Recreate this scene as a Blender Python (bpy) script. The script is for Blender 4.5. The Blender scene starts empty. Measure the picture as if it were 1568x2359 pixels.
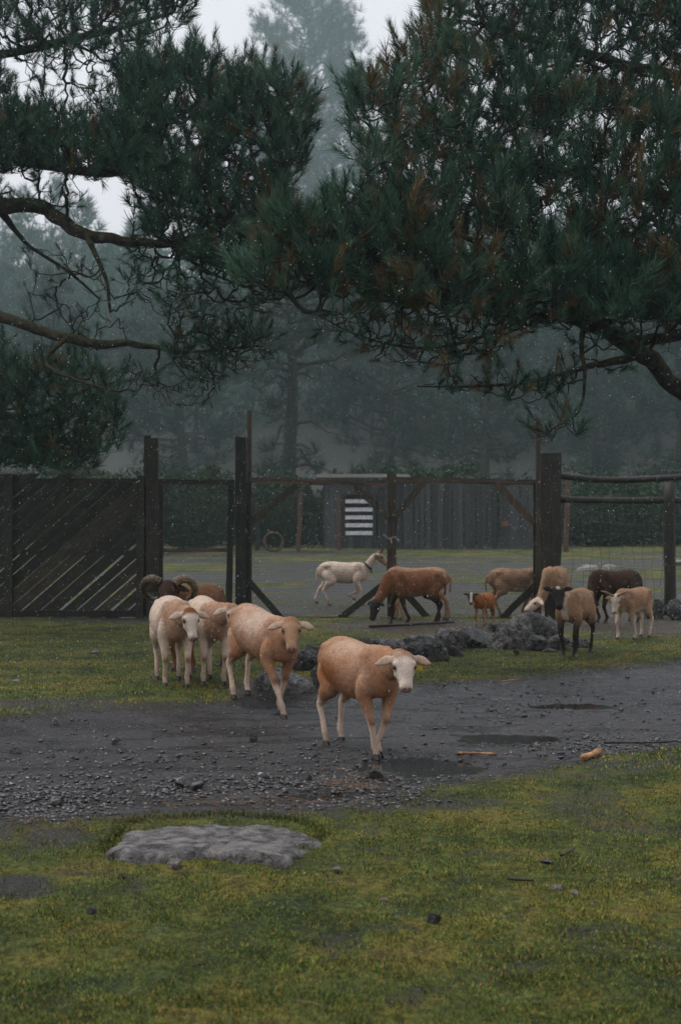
import bpy, bmesh, math, random
import numpy as np
from mathutils import Vector, Matrix, noise as mnoise
from mathutils.kdtree import KDTree

random.seed(11)
rng = np.random.default_rng(11)
scene = bpy.context.scene
COL = scene.collection

# ---------------------------------------------------------------- camera
CAM_H = 1.5
F_PX, CX, CY = 3276.0, 784.0, 1193.0        # focal length and principal point in 1568x2359 photo pixels
cam_data = bpy.data.cameras.new('camera')
cam = bpy.data.objects.new('camera', cam_data)
COL.objects.link(cam)
cam.location = (0, 0, CAM_H)
cam.rotation_euler = (math.radians(90), 0, 0)
cam_data.sensor_fit = 'VERTICAL'
cam_data.sensor_width = 24
cam_data.sensor_height = 36
cam_data.lens = 36.0 * F_PX / 2359.0
cam_data.shift_y = (CY - 2359 / 2) / 2359.0
cam_data.clip_start = 0.05
cam_data.clip_end = 2000
cam_data.dof.use_dof = True
cam_data.dof.focus_distance = 9.6
cam_data.dof.aperture_fstop = 3.5
scene.camera = cam

# ---------------------------------------------------------------- world: overcast sky
SUN_EL, SUN_ROT = math.radians(68), math.radians(285)
world = bpy.data.worlds.new('World')
scene.world = world
world.use_nodes = True
wn = world.node_tree.nodes
wl = world.node_tree.links
wn.clear()
w_out = wn.new('ShaderNodeOutputWorld')
w_bg = wn.new('ShaderNodeBackground')
w_sky = wn.new('ShaderNodeTexSky')
w_sky.sky_type = 'NISHITA'
w_sky.sun_disc = False
w_sky.sun_elevation = SUN_EL
w_sky.sun_rotation = SUN_ROT
w_sky.dust_density = 6.0
w_hsv = wn.new('ShaderNodeHueSaturation')
w_hsv.inputs['Saturation'].default_value = 0.25
w_mix = wn.new('ShaderNodeMix')
w_mix.data_type = 'RGBA'
w_mix.inputs['Factor'].default_value = 0.85
w_mix.inputs['B'].default_value = (6.75, 6.5, 6.95, 1)      # the cloud layer's own even grey
w_bg.inputs['Strength'].default_value = 0.096
wl.new(w_sky.outputs['Color'], w_hsv.inputs['Color'])
wl.new(w_hsv.outputs['Color'], w_mix.inputs['A'])
wl.new(w_mix.outputs['Result'], w_bg.inputs['Color'])
wl.new(w_bg.outputs['Background'], w_out.inputs['Surface'])

sun_data = bpy.data.lights.new('sun', 'SUN')
sun_data.energy = 1.5
sun_data.angle = math.radians(40)
sun_data.color = (1.0, 0.97, 0.93)
sun = bpy.data.objects.new('sun', sun_data)
COL.objects.link(sun)
_az = SUN_ROT
_d = Vector((math.sin(_az) * math.cos(SUN_EL), math.cos(_az) * math.cos(SUN_EL), math.sin(SUN_EL)))
sun.rotation_euler = (-_d).to_track_quat('-Z', 'Y').to_euler()
sun.location = _d * 40

scene.view_settings.view_transform = 'Standard'
scene.view_settings.look = 'None'
scene.view_settings.exposure = 0.62
scene.view_settings.gamma = 1.0
scene.view_settings.use_curve_mapping = False
scene.render.engine = 'CYCLES'
scene.cycles.use_denoising = True
scene.cycles.denoising_prefilter = 'NONE'
scene.cycles.max_bounces = 6
scene.cycles.diffuse_bounces = 3
scene.cycles.glossy_bounces = 3
scene.cycles.transmission_bounces = 2
scene.cycles.transparent_max_bounces = 6
scene.cycles.volume_bounces = 2
scene.cycles.sample_clamp_indirect = 4.0

# ---------------------------------------------------------------- helpers
def link(o, parent=None):
    COL.objects.link(o)
    if parent is not None:
        o.parent = parent
    return o

def tag(o, label=None, cat=None, group=None, kind=None):
    if label: o['label'] = label
    if cat: o['category'] = cat
    if group: o['group'] = group
    if kind: o['kind'] = kind
    return o

def empty(name, loc=(0, 0, 0), rz=0.0):
    o = bpy.data.objects.new(name, None)
    COL.objects.link(o)
    o.location = loc
    o.rotation_euler = (0, 0, rz)
    return o

def mesh(name, V, F, cols=None, smooth=False):
    """V (n,3); F an (m,k) array or a list of index lists."""
    V = np.asarray(V, dtype=np.float32)
    me = bpy.data.meshes.new(name)
    if isinstance(F, np.ndarray):
        m, k = F.shape
        me.vertices.add(len(V))
        me.vertices.foreach_set('co', V.ravel())
        me.loops.add(m * k)
        me.loops.foreach_set('vertex_index', F.astype(np.int32).ravel())
        me.polygons.add(m)
        me.polygons.foreach_set('loop_start', np.arange(0, m * k, k, dtype=np.int32))
        me.update(calc_edges=True)
    else:
        me.from_pydata(V.tolist(), [], F)
        me.update()
    if cols is not None:
        c = np.ones((len(V), 4), dtype=np.float32)
        c[:, :3] = cols
        a = me.color_attributes.new('Col', 'FLOAT_COLOR', 'POINT')
        a.data.foreach_set('color', c.ravel())
    if smooth:
        me.polygons.foreach_set('use_smooth', np.ones(len(me.polygons), dtype=bool))
    return me

def ob(name, V, F, mat, parent=None, cols=None, smooth=False):
    me = mesh(name, V, F, cols, smooth)
    me.materials.append(mat)
    return link(bpy.data.objects.new(name, me), parent)

def instance(name, me, parent=None, M=None):
    o = bpy.data.objects.new(name, me)
    link(o, parent)
    if M is not None:
        o.matrix_local = M
    return o

class MB:
    """Collects closed shapes into one mesh."""
    def __init__(s):
        s.V = []; s.F = []; s.C = []
    def add(s, V, F, col=None):
        b = len(s.V)
        s.V += [tuple(map(float, v)) for v in V]
        s.F += [[int(i) + b for i in f] for f in F]
        if col is not None:
            s.C += [tuple(col)] * len(V)
    def build(s, name, mat, parent=None, smooth=False):
        return ob(name, np.array(s.V), s.F, mat, parent, np.array(s.C) if s.C else None, smooth)

def box_vf(x0, x1, y0, y1, z0, z1):
    V = [(x0, y0, z0), (x1, y0, z0), (x1, y1, z0), (x0, y1, z0), (x0, y0, z1), (x1, y0, z1), (x1, y1, z1), (x0, y1, z1)]
    F = [(0, 3, 2, 1), (4, 5, 6, 7), (0, 1, 5, 4), (1, 2, 6, 5), (2, 3, 7, 6), (3, 0, 4, 7)]
    return V, F

def prism_vf(poly, y0, y1):
    """polygon in x,z extruded along y."""
    n = len(poly)
    V = [(p[0], y0, p[1]) for p in poly] + [(p[0], y1, p[1]) for p in poly]
    F = [list(range(n)), list(range(2 * n - 1, n - 1, -1))]
    for i in range(n):
        j = (i + 1) % n
        F.append([j, i, n + i, n + j])
    return V, F

def tube_vf(P, R, n=8, cap=True):
    P = np.asarray(P, float); K = len(P)
    R = np.broadcast_to(np.asarray(R, float), (K,))
    V, F = batch_tubes(P[None], R[None], n)
    F = [list(f) for f in F]
    if cap:
        F.append(list(range(n - 1, -1, -1)))
        F.append(list(range((K - 1) * n, K * n)))
    return V, F

def batch_tubes(P, R, n=4):
    """P (N,K,3), R (N,K) -> quads tubes without caps."""
    P = np.asarray(P, float); R = np.asarray(R, float)
    N, K, _ = P.shape
    T = np.gradient(P, axis=1) if K > 1 else P
    T /= np.linalg.norm(T, axis=2, keepdims=True) + 1e-9
    main = T.mean(axis=1)
    main /= np.linalg.norm(main, axis=1, keepdims=True) + 1e-9
    ref = np.where(np.abs(main[:, 2:3]) < 0.8, np.array([[0, 0, 1.0]]), np.array([[1.0, 0, 0]]))
    S = np.cross(T, ref[:, None, :]); S /= np.linalg.norm(S, axis=2, keepdims=True) + 1e-9
    U = np.cross(S, T)
    a = np.arange(n) / n * 2 * np.pi
    V = P[:, :, None, :] + R[:, :, None, None] * (np.cos(a)[None, None, :, None] * S[:, :, None, :] + np.sin(a)[None, None, :, None] * U[:, :, None, :])
    V = V.reshape(-1, 3)
    i = np.arange(n); j = (i + 1) % n
    k = np.arange(K - 1)
    q = np.stack([k[:, None] * n + i, k[:, None] * n + j, (k[:, None] + 1) * n + j, (k[:, None] + 1) * n + i], axis=-1).reshape(-1, 4)
    F = (np.arange(N)[:, None, None] * (K * n) + q[None]).reshape(-1, 4)
    return V, F

def catmull(A, m=4):
    A = np.asarray(A, float)
    P = np.concatenate([[2 * A[0] - A[1]], A, [2 * A[-1] - A[-2]]])
    out = []
    for i in range(1, len(P) - 2):
        for t in np.arange(m) / m:
            a, b, c, d = P[i - 1], P[i], P[i + 1], P[i + 2]
            out.append(0.5 * ((2 * b) + (c - a) * t + (2 * a - 5 * b + 4 * c - d) * t * t + (3 * b - a - 3 * c + d) * t ** 3))
    out.append(P[-2])
    return np.array(out)

def smoothstep(a, b, x):
    t = np.clip((x - a) / (b - a), 0, 1)
    return t * t * (3 - 2 * t)

def vnoise(x, y, seed=0):
    """2-D value noise in -1..1."""
    x = np.asarray(x, float); y = np.asarray(y, float)
    xi = np.floor(x).astype(np.int64); yi = np.floor(y).astype(np.int64)
    fx = x - xi; fy = y - yi
    fx = fx * fx * (3 - 2 * fx); fy = fy * fy * (3 - 2 * fy)
    def h(a, b):
        v = (a * 374761393 + b * 668265263 + seed * 1442695041) & 0xffffffff
        v = ((v ^ (v >> 13)) * 1274126177) & 0xffffffff
        return ((v ^ (v >> 16)) & 0xffff) / 32767.5 - 1
    return (h(xi, yi) * (1 - fx) + h(xi + 1, yi) * fx) * (1 - fy) + (h(xi, yi + 1) * (1 - fx) + h(xi + 1, yi + 1) * fx) * fy

def fbm(x, y, octaves=4, seed=0):
    s = 0; a = 1; t = 0
    for o in range(octaves):
        s = s + a * vnoise(np.asarray(x) * 2 ** o + 13.7 * o, np.asarray(y) * 2 ** o - 7.1 * o, seed + o)
        t += a; a *= 0.5
    return s / t

def at(px, py, Y):
    """point at distance Y seen at photo pixel px,py"""
    return np.array([(px - CX) / F_PX * Y, Y, CAM_H - (py - CY) / F_PX * Y])

def unit(v):
    v = np.asarray(v, float)
    return v / (np.linalg.norm(v) + 1e-12)

# ---------------------------------------------------------------- materials
def new_mat(name):
    m = bpy.data.materials.new(name)
    m.use_nodes = True
    nt = m.node_tree
    b = nt.nodes['Principled BSDF']
    return m, nt, b

def nd(nt, t, **kw):
    n = nt.nodes.new(t)
    for k, v in kw.items():
        if k in n.bl_rna.properties.keys():
            setattr(n, k, v)
        else:
            n.inputs[k].default_value = v
    return n

def ramp(nt, fac, stops):
    r = nt.nodes.new('ShaderNodeValToRGB')
    e = r.color_ramp.elements
    while len(e) < len(stops): e.new(0.5)
    for i, (p, c) in enumerate(stops):
        e[i].position = p
        e[i].color = (c[0], c[1], c[2], 1)
    nt.links.new(fac, r.inputs['Fac'])
    return r

def coords(nt, scale, kind='Object', rot=(0, 0, 0)):
    tc = nt.nodes.new('ShaderNodeTexCoord')
    mp = nt.nodes.new('ShaderNodeMapping')
    mp.inputs['Scale'].default_value = scale
    mp.inputs['Rotation'].default_value = rot
    nt.links.new(tc.outputs[kind], mp.inputs['Vector'])
    return mp.outputs['Vector']

def noise_tex(nt, vec, scale, detail=4, rough=0.55, dist=0):
    n = nt.nodes.new('ShaderNodeTexNoise')
    n.inputs['Scale'].default_value = scale
    n.inputs['Detail'].default_value = detail
    n.inputs['Roughness'].default_value = rough
    n.inputs['Distortion'].default_value = dist
    if vec is not None: nt.links.new(vec, n.inputs['Vector'])
    return mathn(nt, 'MULTIPLY_ADD', n.outputs['Fac'], 2.3, -0.65)

def bump(nt, b, h, strength, dist):
    n = nt.nodes.new('ShaderNodeBump')
    n.inputs['Strength'].default_value = strength
    n.inputs['Distance'].default_value = dist
    nt.links.new(h, n.inputs['Height'])
    nt.links.new(n.outputs['Normal'], b.inputs['Normal'])
    return n

def mixc(nt, fac, a, b, blend='MIX'):
    m = nt.nodes.new('ShaderNodeMix')
    m.data_type = 'RGBA'; m.blend_type = blend
    for sock, v in (('Factor', fac), ('A', a), ('B', b)):
        if isinstance(v, (int, float)): m.inputs[sock].default_value = v
        elif isinstance(v, (tuple, list)): m.inputs[sock].default_value = (v[0], v[1], v[2], 1)
        else: nt.links.new(v, m.inputs[sock])
    return m.outputs['Result']

def mathn(nt, op, a, b=0.0, c=None):
    m = nt.nodes.new('ShaderNodeMath'); m.operation = op
    for i, v in enumerate((a, b) if c is None else (a, b, c)):
        if isinstance(v, (int, float)): m.inputs[i].default_value = v
        else: nt.links.new(v, m.inputs[i])
    return m.outputs[0]

def attr(nt, name='Col'):
    a = nt.nodes.new('ShaderNodeAttribute'); a.attribute_name = name
    return a

def m_plain(name, col, rough=0.6, spec=0.5):
    m, nt, b = new_mat(name)
    b.inputs['Roughness'].default_value = rough
    b.inputs['Specular IOR Level'].default_value = spec
    v = coords(nt, (1, 1, 1))
    r = ramp(nt, noise_tex(nt, v, 22, 4), [(0.3, [c * 0.75 for c in col]), (0.7, [c * 1.2 for c in col])])
    nt.links.new(r.outputs['Color'], b.inputs['Base Color'])
    return m

def m_wood(name, dark, light, rough=0.5, scale=(14, 14, 1.2), moss=0.0, turn=0.0):
    m, nt, b = new_mat(name)
    v = coords(nt, scale)
    if turn:
        v0 = coords(nt, (1, 1, 1), rot=(0, turn, 0))
        mp = nt.nodes.new('ShaderNodeMapping'); mp.inputs['Scale'].default_value = scale
        nt.links.new(v0, mp.inputs['Vector']); v = mp.outputs['Vector']
    oi = nt.nodes.new('ShaderNodeObjectInfo')
    add = nt.nodes.new('ShaderNodeVectorMath'); add.operation = 'ADD'
    sc = nt.nodes.new('ShaderNodeVectorMath'); sc.operation = 'SCALE'
    nt.links.new(oi.outputs['Location'], sc.inputs[0]); sc.inputs['Scale'].default_value = 3.7
    nt.links.new(v, add.inputs[0]); nt.links.new(sc.outputs[0], add.inputs[1])
    f = noise_tex(nt, add.outputs[0], 3.0, 6, 0.65, 0.6)
    r = ramp(nt, f, [(0.3, dark), (0.72, light)])
    hs = nt.nodes.new('ShaderNodeHueSaturation')
    nt.links.new(r.outputs['Color'], hs.inputs['Color'])
    nt.links.new(mathn(nt, 'MULTIPLY_ADD', oi.outputs['Random'], 1.5, 0.35), hs.inputs['Value'])
    c = hs.outputs['Color']
    if moss:
        v2 = coords(nt, (1, 1, 1))
        mk = ramp(nt, noise_tex(nt, v2, 5, 5, 0.65), [(0.5, (0, 0, 0)), (0.62, (moss,) * 3)])
        c = mixc(nt, mk.outputs['Color'], c, (0.035, 0.045, 0.02))
    nt.links.new(c, b.inputs['Base Color'])
    b.inputs['Roughness'].default_value = rough
    b.inputs['Specular IOR Level'].default_value = 0.35
    bump(nt, b, f, 0.5, 0.01)
    return m

def m_leaf(name, rough=0.6, spec=0.3, var=0.25):
    m, nt, b = new_mat(name)
    a = attr(nt)
    nt.links.new(a.outputs['Color'], b.inputs['Base Color'])
    b.inputs['Roughness'].default_value = rough
    b.inputs['Specular IOR Level'].default_value = spec
    return m

def m_bark(name, dark, light, moss):
    m, nt, b = new_mat(name)
    v = coords(nt, (1, 1, 1))
    f = noise_tex(nt, v, 18, 6, 0.65, 0.4)
    r = ramp(nt, f, [(0.3, dark), (0.7, light)])
    g = nt.nodes.new('ShaderNodeNewGeometry')
    sx = nt.nodes.new('ShaderNodeSeparateXYZ'); nt.links.new(g.outputs['Normal'], sx.inputs[0])
    k = mathn(nt, 'ADD', mathn(nt, 'MULTIPLY', sx.outputs['Z'], 0.5), noise_tex(nt, v, 9, 4))
    mk = ramp(nt, k, [(0.5, (0, 0, 0)), (0.8, (moss,) * 3)])
    c = mixc(nt, mk.outputs['Color'], r.outputs['Color'], (0.05, 0.052, 0.016))
    nt.links.new(c, b.inputs['Base Color'])
    b.inputs['Roughness'].default_value = 0.8
    b.inputs['Specular IOR Level'].default_value = 0.25
    bump(nt, b, f, 0.9, 0.02)
    return m

def m_fur(name):
    m, nt, b = new_mat(name)
    a = attr(nt)
    v = coords(nt, (1.0, 2.4, 0.8), rot=(0, 0.5, 0))
    f = noise_tex(nt, v, 75, 5, 0.6, 1.4)
    f2 = noise_tex(nt, coords(nt, (1, 1, 1)), 9, 4, 0.6)
    k = mathn(nt, 'MULTIPLY_ADD', f, 0.75, 0.62)
    k2 = mathn(nt, 'MULTIPLY_ADD', f2, 0.5, 0.75)
    cc = nt.nodes.new('ShaderNodeCombineColor')
    kk = mathn(nt, 'MULTIPLY', k, k2)
    for s in ('Red', 'Green', 'Blue'): nt.links.new(kk, cc.inputs[s])
    nt.links.new(mixc(nt, 1.0, a.outputs['Color'], cc.outputs['Color'], 'MULTIPLY'), b.inputs['Base Color'])
    b.inputs['Roughness'].default_value = 0.7
    b.inputs['Specular IOR Level'].default_value = 0.12
    b.inputs['Sheen Weight'].default_value = 0.0
    b.inputs['Sheen Roughness'].default_value = 0.4
    bump(nt, b, f, 0.7, 0.012)
    return m

def m_rock(name, dark, light, rough, moss=0.3, bscale=26, bstr=1.0, bdist=0.04):
    m, nt, b = new_mat(name)
    v = coords(nt, (1, 1, 1))
    f = noise_tex(nt, v, bscale, 8, 0.7, 0.3)
    r = ramp(nt, f, [(0.32, dark), (0.7, light)])
    g = nt.nodes.new('ShaderNodeNewGeometry')
    mk = ramp(nt, noise_tex(nt, v, 3.5, 5, 0.65), [(0.55, (0, 0, 0)), (0.7, (moss,) * 3)])
    c = mixc(nt, mk.outputs['Color'], r.outputs['Color'], (0.04, 0.045, 0.015))
    nt.links.new(c, b.inputs['Base Color'])
    rr = nt.nodes.new('ShaderNodeMapRange')
    nt.links.new(noise_tex(nt, v, 12, 4), rr.inputs['Value'])
    rr.inputs['From Min'].default_value = 0.3; rr.inputs['From Max'].default_value = 0.7
    rr.inputs['To Min'].default_value = rough - 0.14; rr.inputs['To Max'].default_value = rough + 0.2
    nt.links.new(rr.outputs['Result'], b.inputs['Roughness'])
    b.inputs['Specular IOR Level'].default_value = 0.6
    bump(nt, b, f, bstr, bdist)
    return m

MAT = {}
MAT['fur'] = m_fur('short_wet_coat')
MAT['hair'] = m_leaf('coat_hair', 0.5, 0.22)
MAT['needle'] = m_leaf('pine_needles', 0.6, 0.12)
MAT['grass'] = m_leaf('grass_blade', 0.55, 0.12)
MAT['bark'] = m_bark('mossy_bark', (0.008, 0.007, 0.006), (0.035, 0.03, 0.026), 0.7)
MAT['twig'] = m_plain('dark_twig', (0.012, 0.012, 0.011), 0.7, 0.3)
MAT['wood'] = m_wood('dark_wet_wood', (0.004, 0.0035, 0.003), (0.02, 0.015, 0.011), 0.55, moss=0.25)
MAT['wood_brown'] = m_wood('brown_wet_wood', (0.012, 0.008, 0.005), (0.055, 0.036, 0.023), 0.5, moss=0.3)
MAT['wood_x'] = m_wood('brown_wet_wood_lengthwise', (0.014, 0.010, 0.007), (0.06, 0.042, 0.03), 0.32, scale=(1.2, 14, 14))
MAT['plank'] = m_wood('dark_slanting_plank', (0.005, 0.004, 0.0035), (0.024, 0.018, 0.013), 0.5, scale=(1.2, 14, 14), moss=0.25, turn=math.radians(41))
MAT['plank_brown'] = m_wood('brown_slanting_plank', (0.009, 0.006, 0.004), (0.04, 0.028, 0.018), 0.5, scale=(1.2, 14, 14), moss=0.3, turn=math.radians(41))
MAT['wood_grey'] = m_wood('weathered_grey_board', (0.010, 0.011, 0.012), (0.045, 0.045, 0.048), 0.6)
MAT['white_board'] = m_plain('pale_board', (0.62, 0.62, 0.68), 0.5)
MAT['horn'] = m_wood('horn', (0.03, 0.02, 0.013), (0.15, 0.10, 0.06), 0.35, scale=(10, 10, 30))
MAT['hoof'] = m_plain('hoof', (0.02, 0.016, 0.013), 0.4)
MAT['eye'] = m_plain('eye', (0.006, 0.005, 0.005), 0.08)
MAT['tag'] = m_plain('yellow_plastic_tag', (0.5, 0.38, 0.01), 0.4)
MAT['leather'] = m_plain('collar_leather', (0.02, 0.013, 0.009), 0.5)
MAT['metal'] = m_plain('galvanised_steel', (0.35, 0.37, 0.38), 0.35)
MAT['metal'].node_tree.nodes['Principled BSDF'].inputs['Metallic'].default_value = 0.7
MAT['wire'] = m_plain('thin_wire', (0.05, 0.055, 0.055), 0.5)
MAT['rust'] = m_plain('rusty_iron', (0.06, 0.024, 0.013), 0.7)
MAT['orange'] = m_plain('orange_paint', (0.16, 0.06, 0.018), 0.6)
MAT['basalt'] = m_rock('wet_basalt', (0.002, 0.002, 0.0022), (0.045, 0.042, 0.044), 0.2, 0.25, 18, 1.0, .05)
MAT['basalt_grey'] = m_rock('wet_grey_lava', (0.02, 0.019, 0.02), (0.20, 0.18, 0.183), 0.22, 0.2, 16, 1.0, .05)
MAT['slab'] = m_rock('worn_slab_stone', (0.026, 0.025, 0.026), (0.21, 0.19, 0.19), 0.34, 0.15, 11, .9, .04)
MAT['pale_stone'] = m_rock('pale_stone', (0.12, 0.11, 0.10), (0.36, 0.33, 0.31), 0.5, 0.1)
MAT['gravel'] = m_rock('wet_gravel_stone', (0.006, 0.006, 0.0065), (0.05, 0.047, 0.049), 0.22, 0.0, 40, .25, .004)
MAT['stick'] = m_wood('wet_stick', (0.1, 0.045, 0.016), (0.3, 0.15, 0.06), 0.5, scale=(3, 3, 3))
MAT['straw'] = m_leaf('straw', 0.6, 0.3)
MAT['sleet'] = m_plain('ice_pellet', (0.7, 0.73, 0.75), 0.5)
HAZE_DENSITY = 0.00135
HAZE_COLOR = (0.68, 0.88, 0.89, 1)
# ---------------------------------------------------------------- ground shape
def flat_at(px, py, z=0.0):
    Y = F_PX * (CAM_H - z) / (py - CY)
    return ((px - CX) / F_PX * Y, Y)

_up = [flat_at(px, py) for px, py in ((-260, 1680), (0, 1668), (150, 1655), (350, 1640), (520, 1626), (620, 1612), (760, 1604), (990, 1590), (1200, 1572), (1400, 1552), (1568, 1540), (1900, 1525))]
_lo = [flat_at(px, py) for px, py in ((-300, 1935), (0, 1900), (180, 1885), (330, 1868), (450, 1862), (580, 1866), (760, 1858), (880, 1832), (1050, 1802), (1250, 1768), (1400, 1738), (1568, 1715), (1900, 1680))]
_ux, _uy = np.array(_up).T
_lx, _ly = np.array(_lo).T

def road_s(x, y):
    """metres inside the dirt road (positive) measured across it"""
    x = np.asarray(x, float); y = np.asarray(y, float)
    u = np.interp(x, _ux, _uy); l = np.interp(x, _lx, _ly)
    w = 0.10 * fbm(x * 2.2, y * 2.2, 3, 3) + 0.045 * fbm(x * 9, y * 9, 3, 5)
    return np.minimum(y - l, (u - y)) + w

PUDDLES = []
for px, py, rx, ry in ((965, 1766, 175, 26), (1180, 1702, 130, 15), (720, 1838, 120, 12), (1330, 1630, 150, 10)):
    cx, cy = flat_at(px, py, -0.05)
    k = F_PX / cy
    PUDDLES.append((cx, cy, rx / k, ry * cy * cy / (F_PX * 1.55)))

BARE = []      # bare muddy patches in the grass: centre, radii, strength
for px, py, rx, ry, st in ((30, 2045, 110, 34, 1.0), (120, 1925, 130, 30, .75), (960, 1850, 230, 22, 0.7), (860, 1825, 120, 25, 1.0), (1300, 1785, 200, 16, .5),
                           (1180, 2105, 90, 20, .45), (1315, 2150, 80, 22, .6), (905, 2100, 60, 14, .35), (1450, 1760, 200, 20, .6),
                           (640, 1600, 160, 30, .8), (215, 1640, 300, 18, .7), (1430, 1440, 260, 40, .85), (1000, 1450, 300, 26, .8), (350, 1432, 380, 14, .7),
                           (800, 1400, 500, 26, .6), (900, 1375, 260, 10, .7), (1100, 1385, 300, 10, .7), (1420, 1360, 300, 8, .7), (1120, 1330, 150, 6, .7), (650, 1330, 130, 5, .5), (1000, 1300, 260, 4, .5)):
    cx, cy = flat_at(px, py)
    BARE.append((cx, cy, rx / F_PX * cy, ry * cy * cy / (F_PX * 1.5), st))

def bare_m(x, y):
    b = np.zeros(np.shape(x))
    for cx, cy, rx, ry, st in BARE:
        d = np.sqrt(((x - cx) / rx) ** 2 + ((y - cy) / ry) ** 2)
        b = np.maximum(b, st * (1 - smoothstep(0.45, 1.25, d + 0.35 * fbm(x * 3, y * 3, 3, 17))))
    near_ = 1 - smoothstep(7.5, 9, y)
    b = np.maximum(b, .5 * near_ * smoothstep(.30, .55, fbm(x * 1.5, y * 1.9, 4, 27)))
    b = np.maximum(b, .5 * near_ * smoothstep(.34, .5, fbm(x * 5, y * 5, 3, 29)))
    yard = smoothstep(20, 23, y) * (1 - smoothstep(46, 50, y))
    b = np.maximum(b, yard * .85 * smoothstep(-.28, .30, fbm(x * .3, y * .8, 4, 23)))
    return b

def ground_z(x, y, fine=False):
    x = np.asarray(x, float); y = np.asarray(y, float)
    s = road_s(x, y)
    u = np.interp(x, _ux, _uy)
    side = smoothstep(-0.1, 0.5, y - u + 0.25)                        # far side of the road
    base = 0.06 * side - 0.0 * (1 - side)
    r = smoothstep(-0.12, 0.35, s)
    z = base * (1 - r) + -0.035 * r
    z = z + np.clip(y - 24, 0, 22) * 0.021 * smoothstep(24, 27, y)
    z = z + 26 * smoothstep(62, 250, y)
    z = z - 0.06 * smoothstep(18.5, 21, y) * (1 - smoothstep(24, 30, y)) * 0.6
    z = z + 0.018 * fbm(x * 0.9, y * 0.9, 3, 2) * (1 - 0.6 * r)
    for cx, cy, rx, ry in PUDDLES:
        d = np.sqrt(((x - cx) / rx) ** 2 + ((y - cy) / ry) ** 2) + 0.18 * fbm(x * 2.5, y * 2.5, 3, 9)
        z = z - 0.034 * (1 - smoothstep(0.5, 1.15, d))
    if fine:
        rr = np.clip(r, 0, 1)
        track = fbm(x * 1.2, y * 5.0, 3, 21)
        z = z + rr * (0.024 * track + (0.009 + 0.006 * np.clip(track, 0, 1)) * fbm(x * 16, y * 16, 3, 31))
        b = bare_m(x, y)
        z = z + (1 - rr) * (0.012 * fbm(x * 5, y * 5, 3, 41) + 0.006 * fbm(x * 22, y * 22, 2, 43) - 0.012 * b)
    return z

def gz(x, y):
    return float(ground_z(np.array([x]), np.array([y]))[0])

def gpt(px, py):
    """ground point under photo pixel"""
    z = 0.0
    for _ in range(12):
        x, y = flat_at(px, py, z)
        z = gz(x, y)
    return np.array([x, y, z])

# one sheet, finer near the camera, split into grass and road where the road runs
ys = np.concatenate([np.linspace(-9, 3.4, 14), np.exp(np.linspace(math.log(3.5), math.log(30), 560)), np.linspace(30.5, 60, 50), np.linspace(63, 288, 40)])
us = np.concatenate([-np.exp(np.linspace(math.log(32), math.log(0.30), 40)), np.linspace(-0.29, 0.29, 420), np.exp(np.linspace(math.log(0.30), math.log(32), 40))])
YY, UU = np.meshgrid(ys, us, indexing='ij')
XX = np.clip(UU * np.maximum(YY, 4.0), -128, 128)
ZZ = ground_z(XX, YY, True)
GV = np.stack([XX, YY, ZZ], -1).reshape(-1, 3)
nr, nc = XX.shape
ii, jj = np.meshgrid(np.arange(nr - 1), np.arange(nc - 1), indexing='ij')
q = np.stack([ii * nc + jj, ii * nc + jj + 1, (ii + 1) * nc + jj + 1, (ii + 1) * nc + jj], -1).reshape(-1, 4)
keep = (np.abs(GV[q[:, 0], 0] - GV[q[:, 1], 0]) + np.abs(GV[q[:, 2], 0] - GV[q[:, 3], 0])) > 1e-4
q = q[keep]
cen = GV[q].mean(axis=1)
on_road = road_s(cen[:, 0], cen[:, 1]) > 0

def sub_mesh(F):
    idx, inv = np.unique(F, return_inverse=True)
    return GV[idx], inv.reshape(F.shape)

def m_meadow():
    m, nt, b = new_mat('meadow_turf')
    v = coords(nt, (1, 1, 1))
    f1 = noise_tex(nt, v, 1.6, 6, 0.65)
    f2 = noise_tex(nt, v, 30, 6, 0.7)
    g = ramp(nt, f1, [(0.2, (0.018, 0.028, 0.007)), (0.5, (0.055, 0.068, 0.013)), (0.72, (0.115, 0.095, 0.017)), (0.9, (0.07, 0.05, 0.017))])
    g2 = mixc(nt, 0.75, g.outputs['Color'], ramp(nt, f2, [(0.25, (0.25, 0.25, 0.25)), (0.75, (1.6, 1.6, 1.5))]).outputs['Color'], 'MULTIPLY')
    a = attr(nt)
    sep = nt.nodes.new('ShaderNodeSeparateColor'); nt.links.new(a.outputs['Color'], sep.inputs[0])
    k = mathn(nt, 'ADD', sep.outputs['Red'], mathn(nt, 'MULTIPLY', mathn(nt, 'SUBTRACT', f2, 0.5), 1.2))
    km = ramp(nt, k, [(0.35, (0, 0, 0)), (0.65, (1, 1, 1))])
    mud = ramp(nt, noise_tex(nt, v, 55, 5, 0.7), [(0.3, (0.007, 0.0065, 0.0065)), (0.7, (0.032, 0.029, 0.027))])
    mudl = mixc(nt, sep.outputs['Green'], mud.outputs['Color'], (0.030, 0.021, 0.014))
    nt.links.new(mixc(nt, km.outputs['Color'], g2, mudl), b.inputs['Base Color'])
    rr = mathn(nt, 'MULTIPLY_ADD', km.outputs['Color'], -0.45, 0.85)
    nt.links.new(rr, b.inputs['Roughness'])
    b.inputs['Specular IOR Level'].default_value = 0.22
    bump(nt, b, f2, 0.6, 0.03)
    return m

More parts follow.
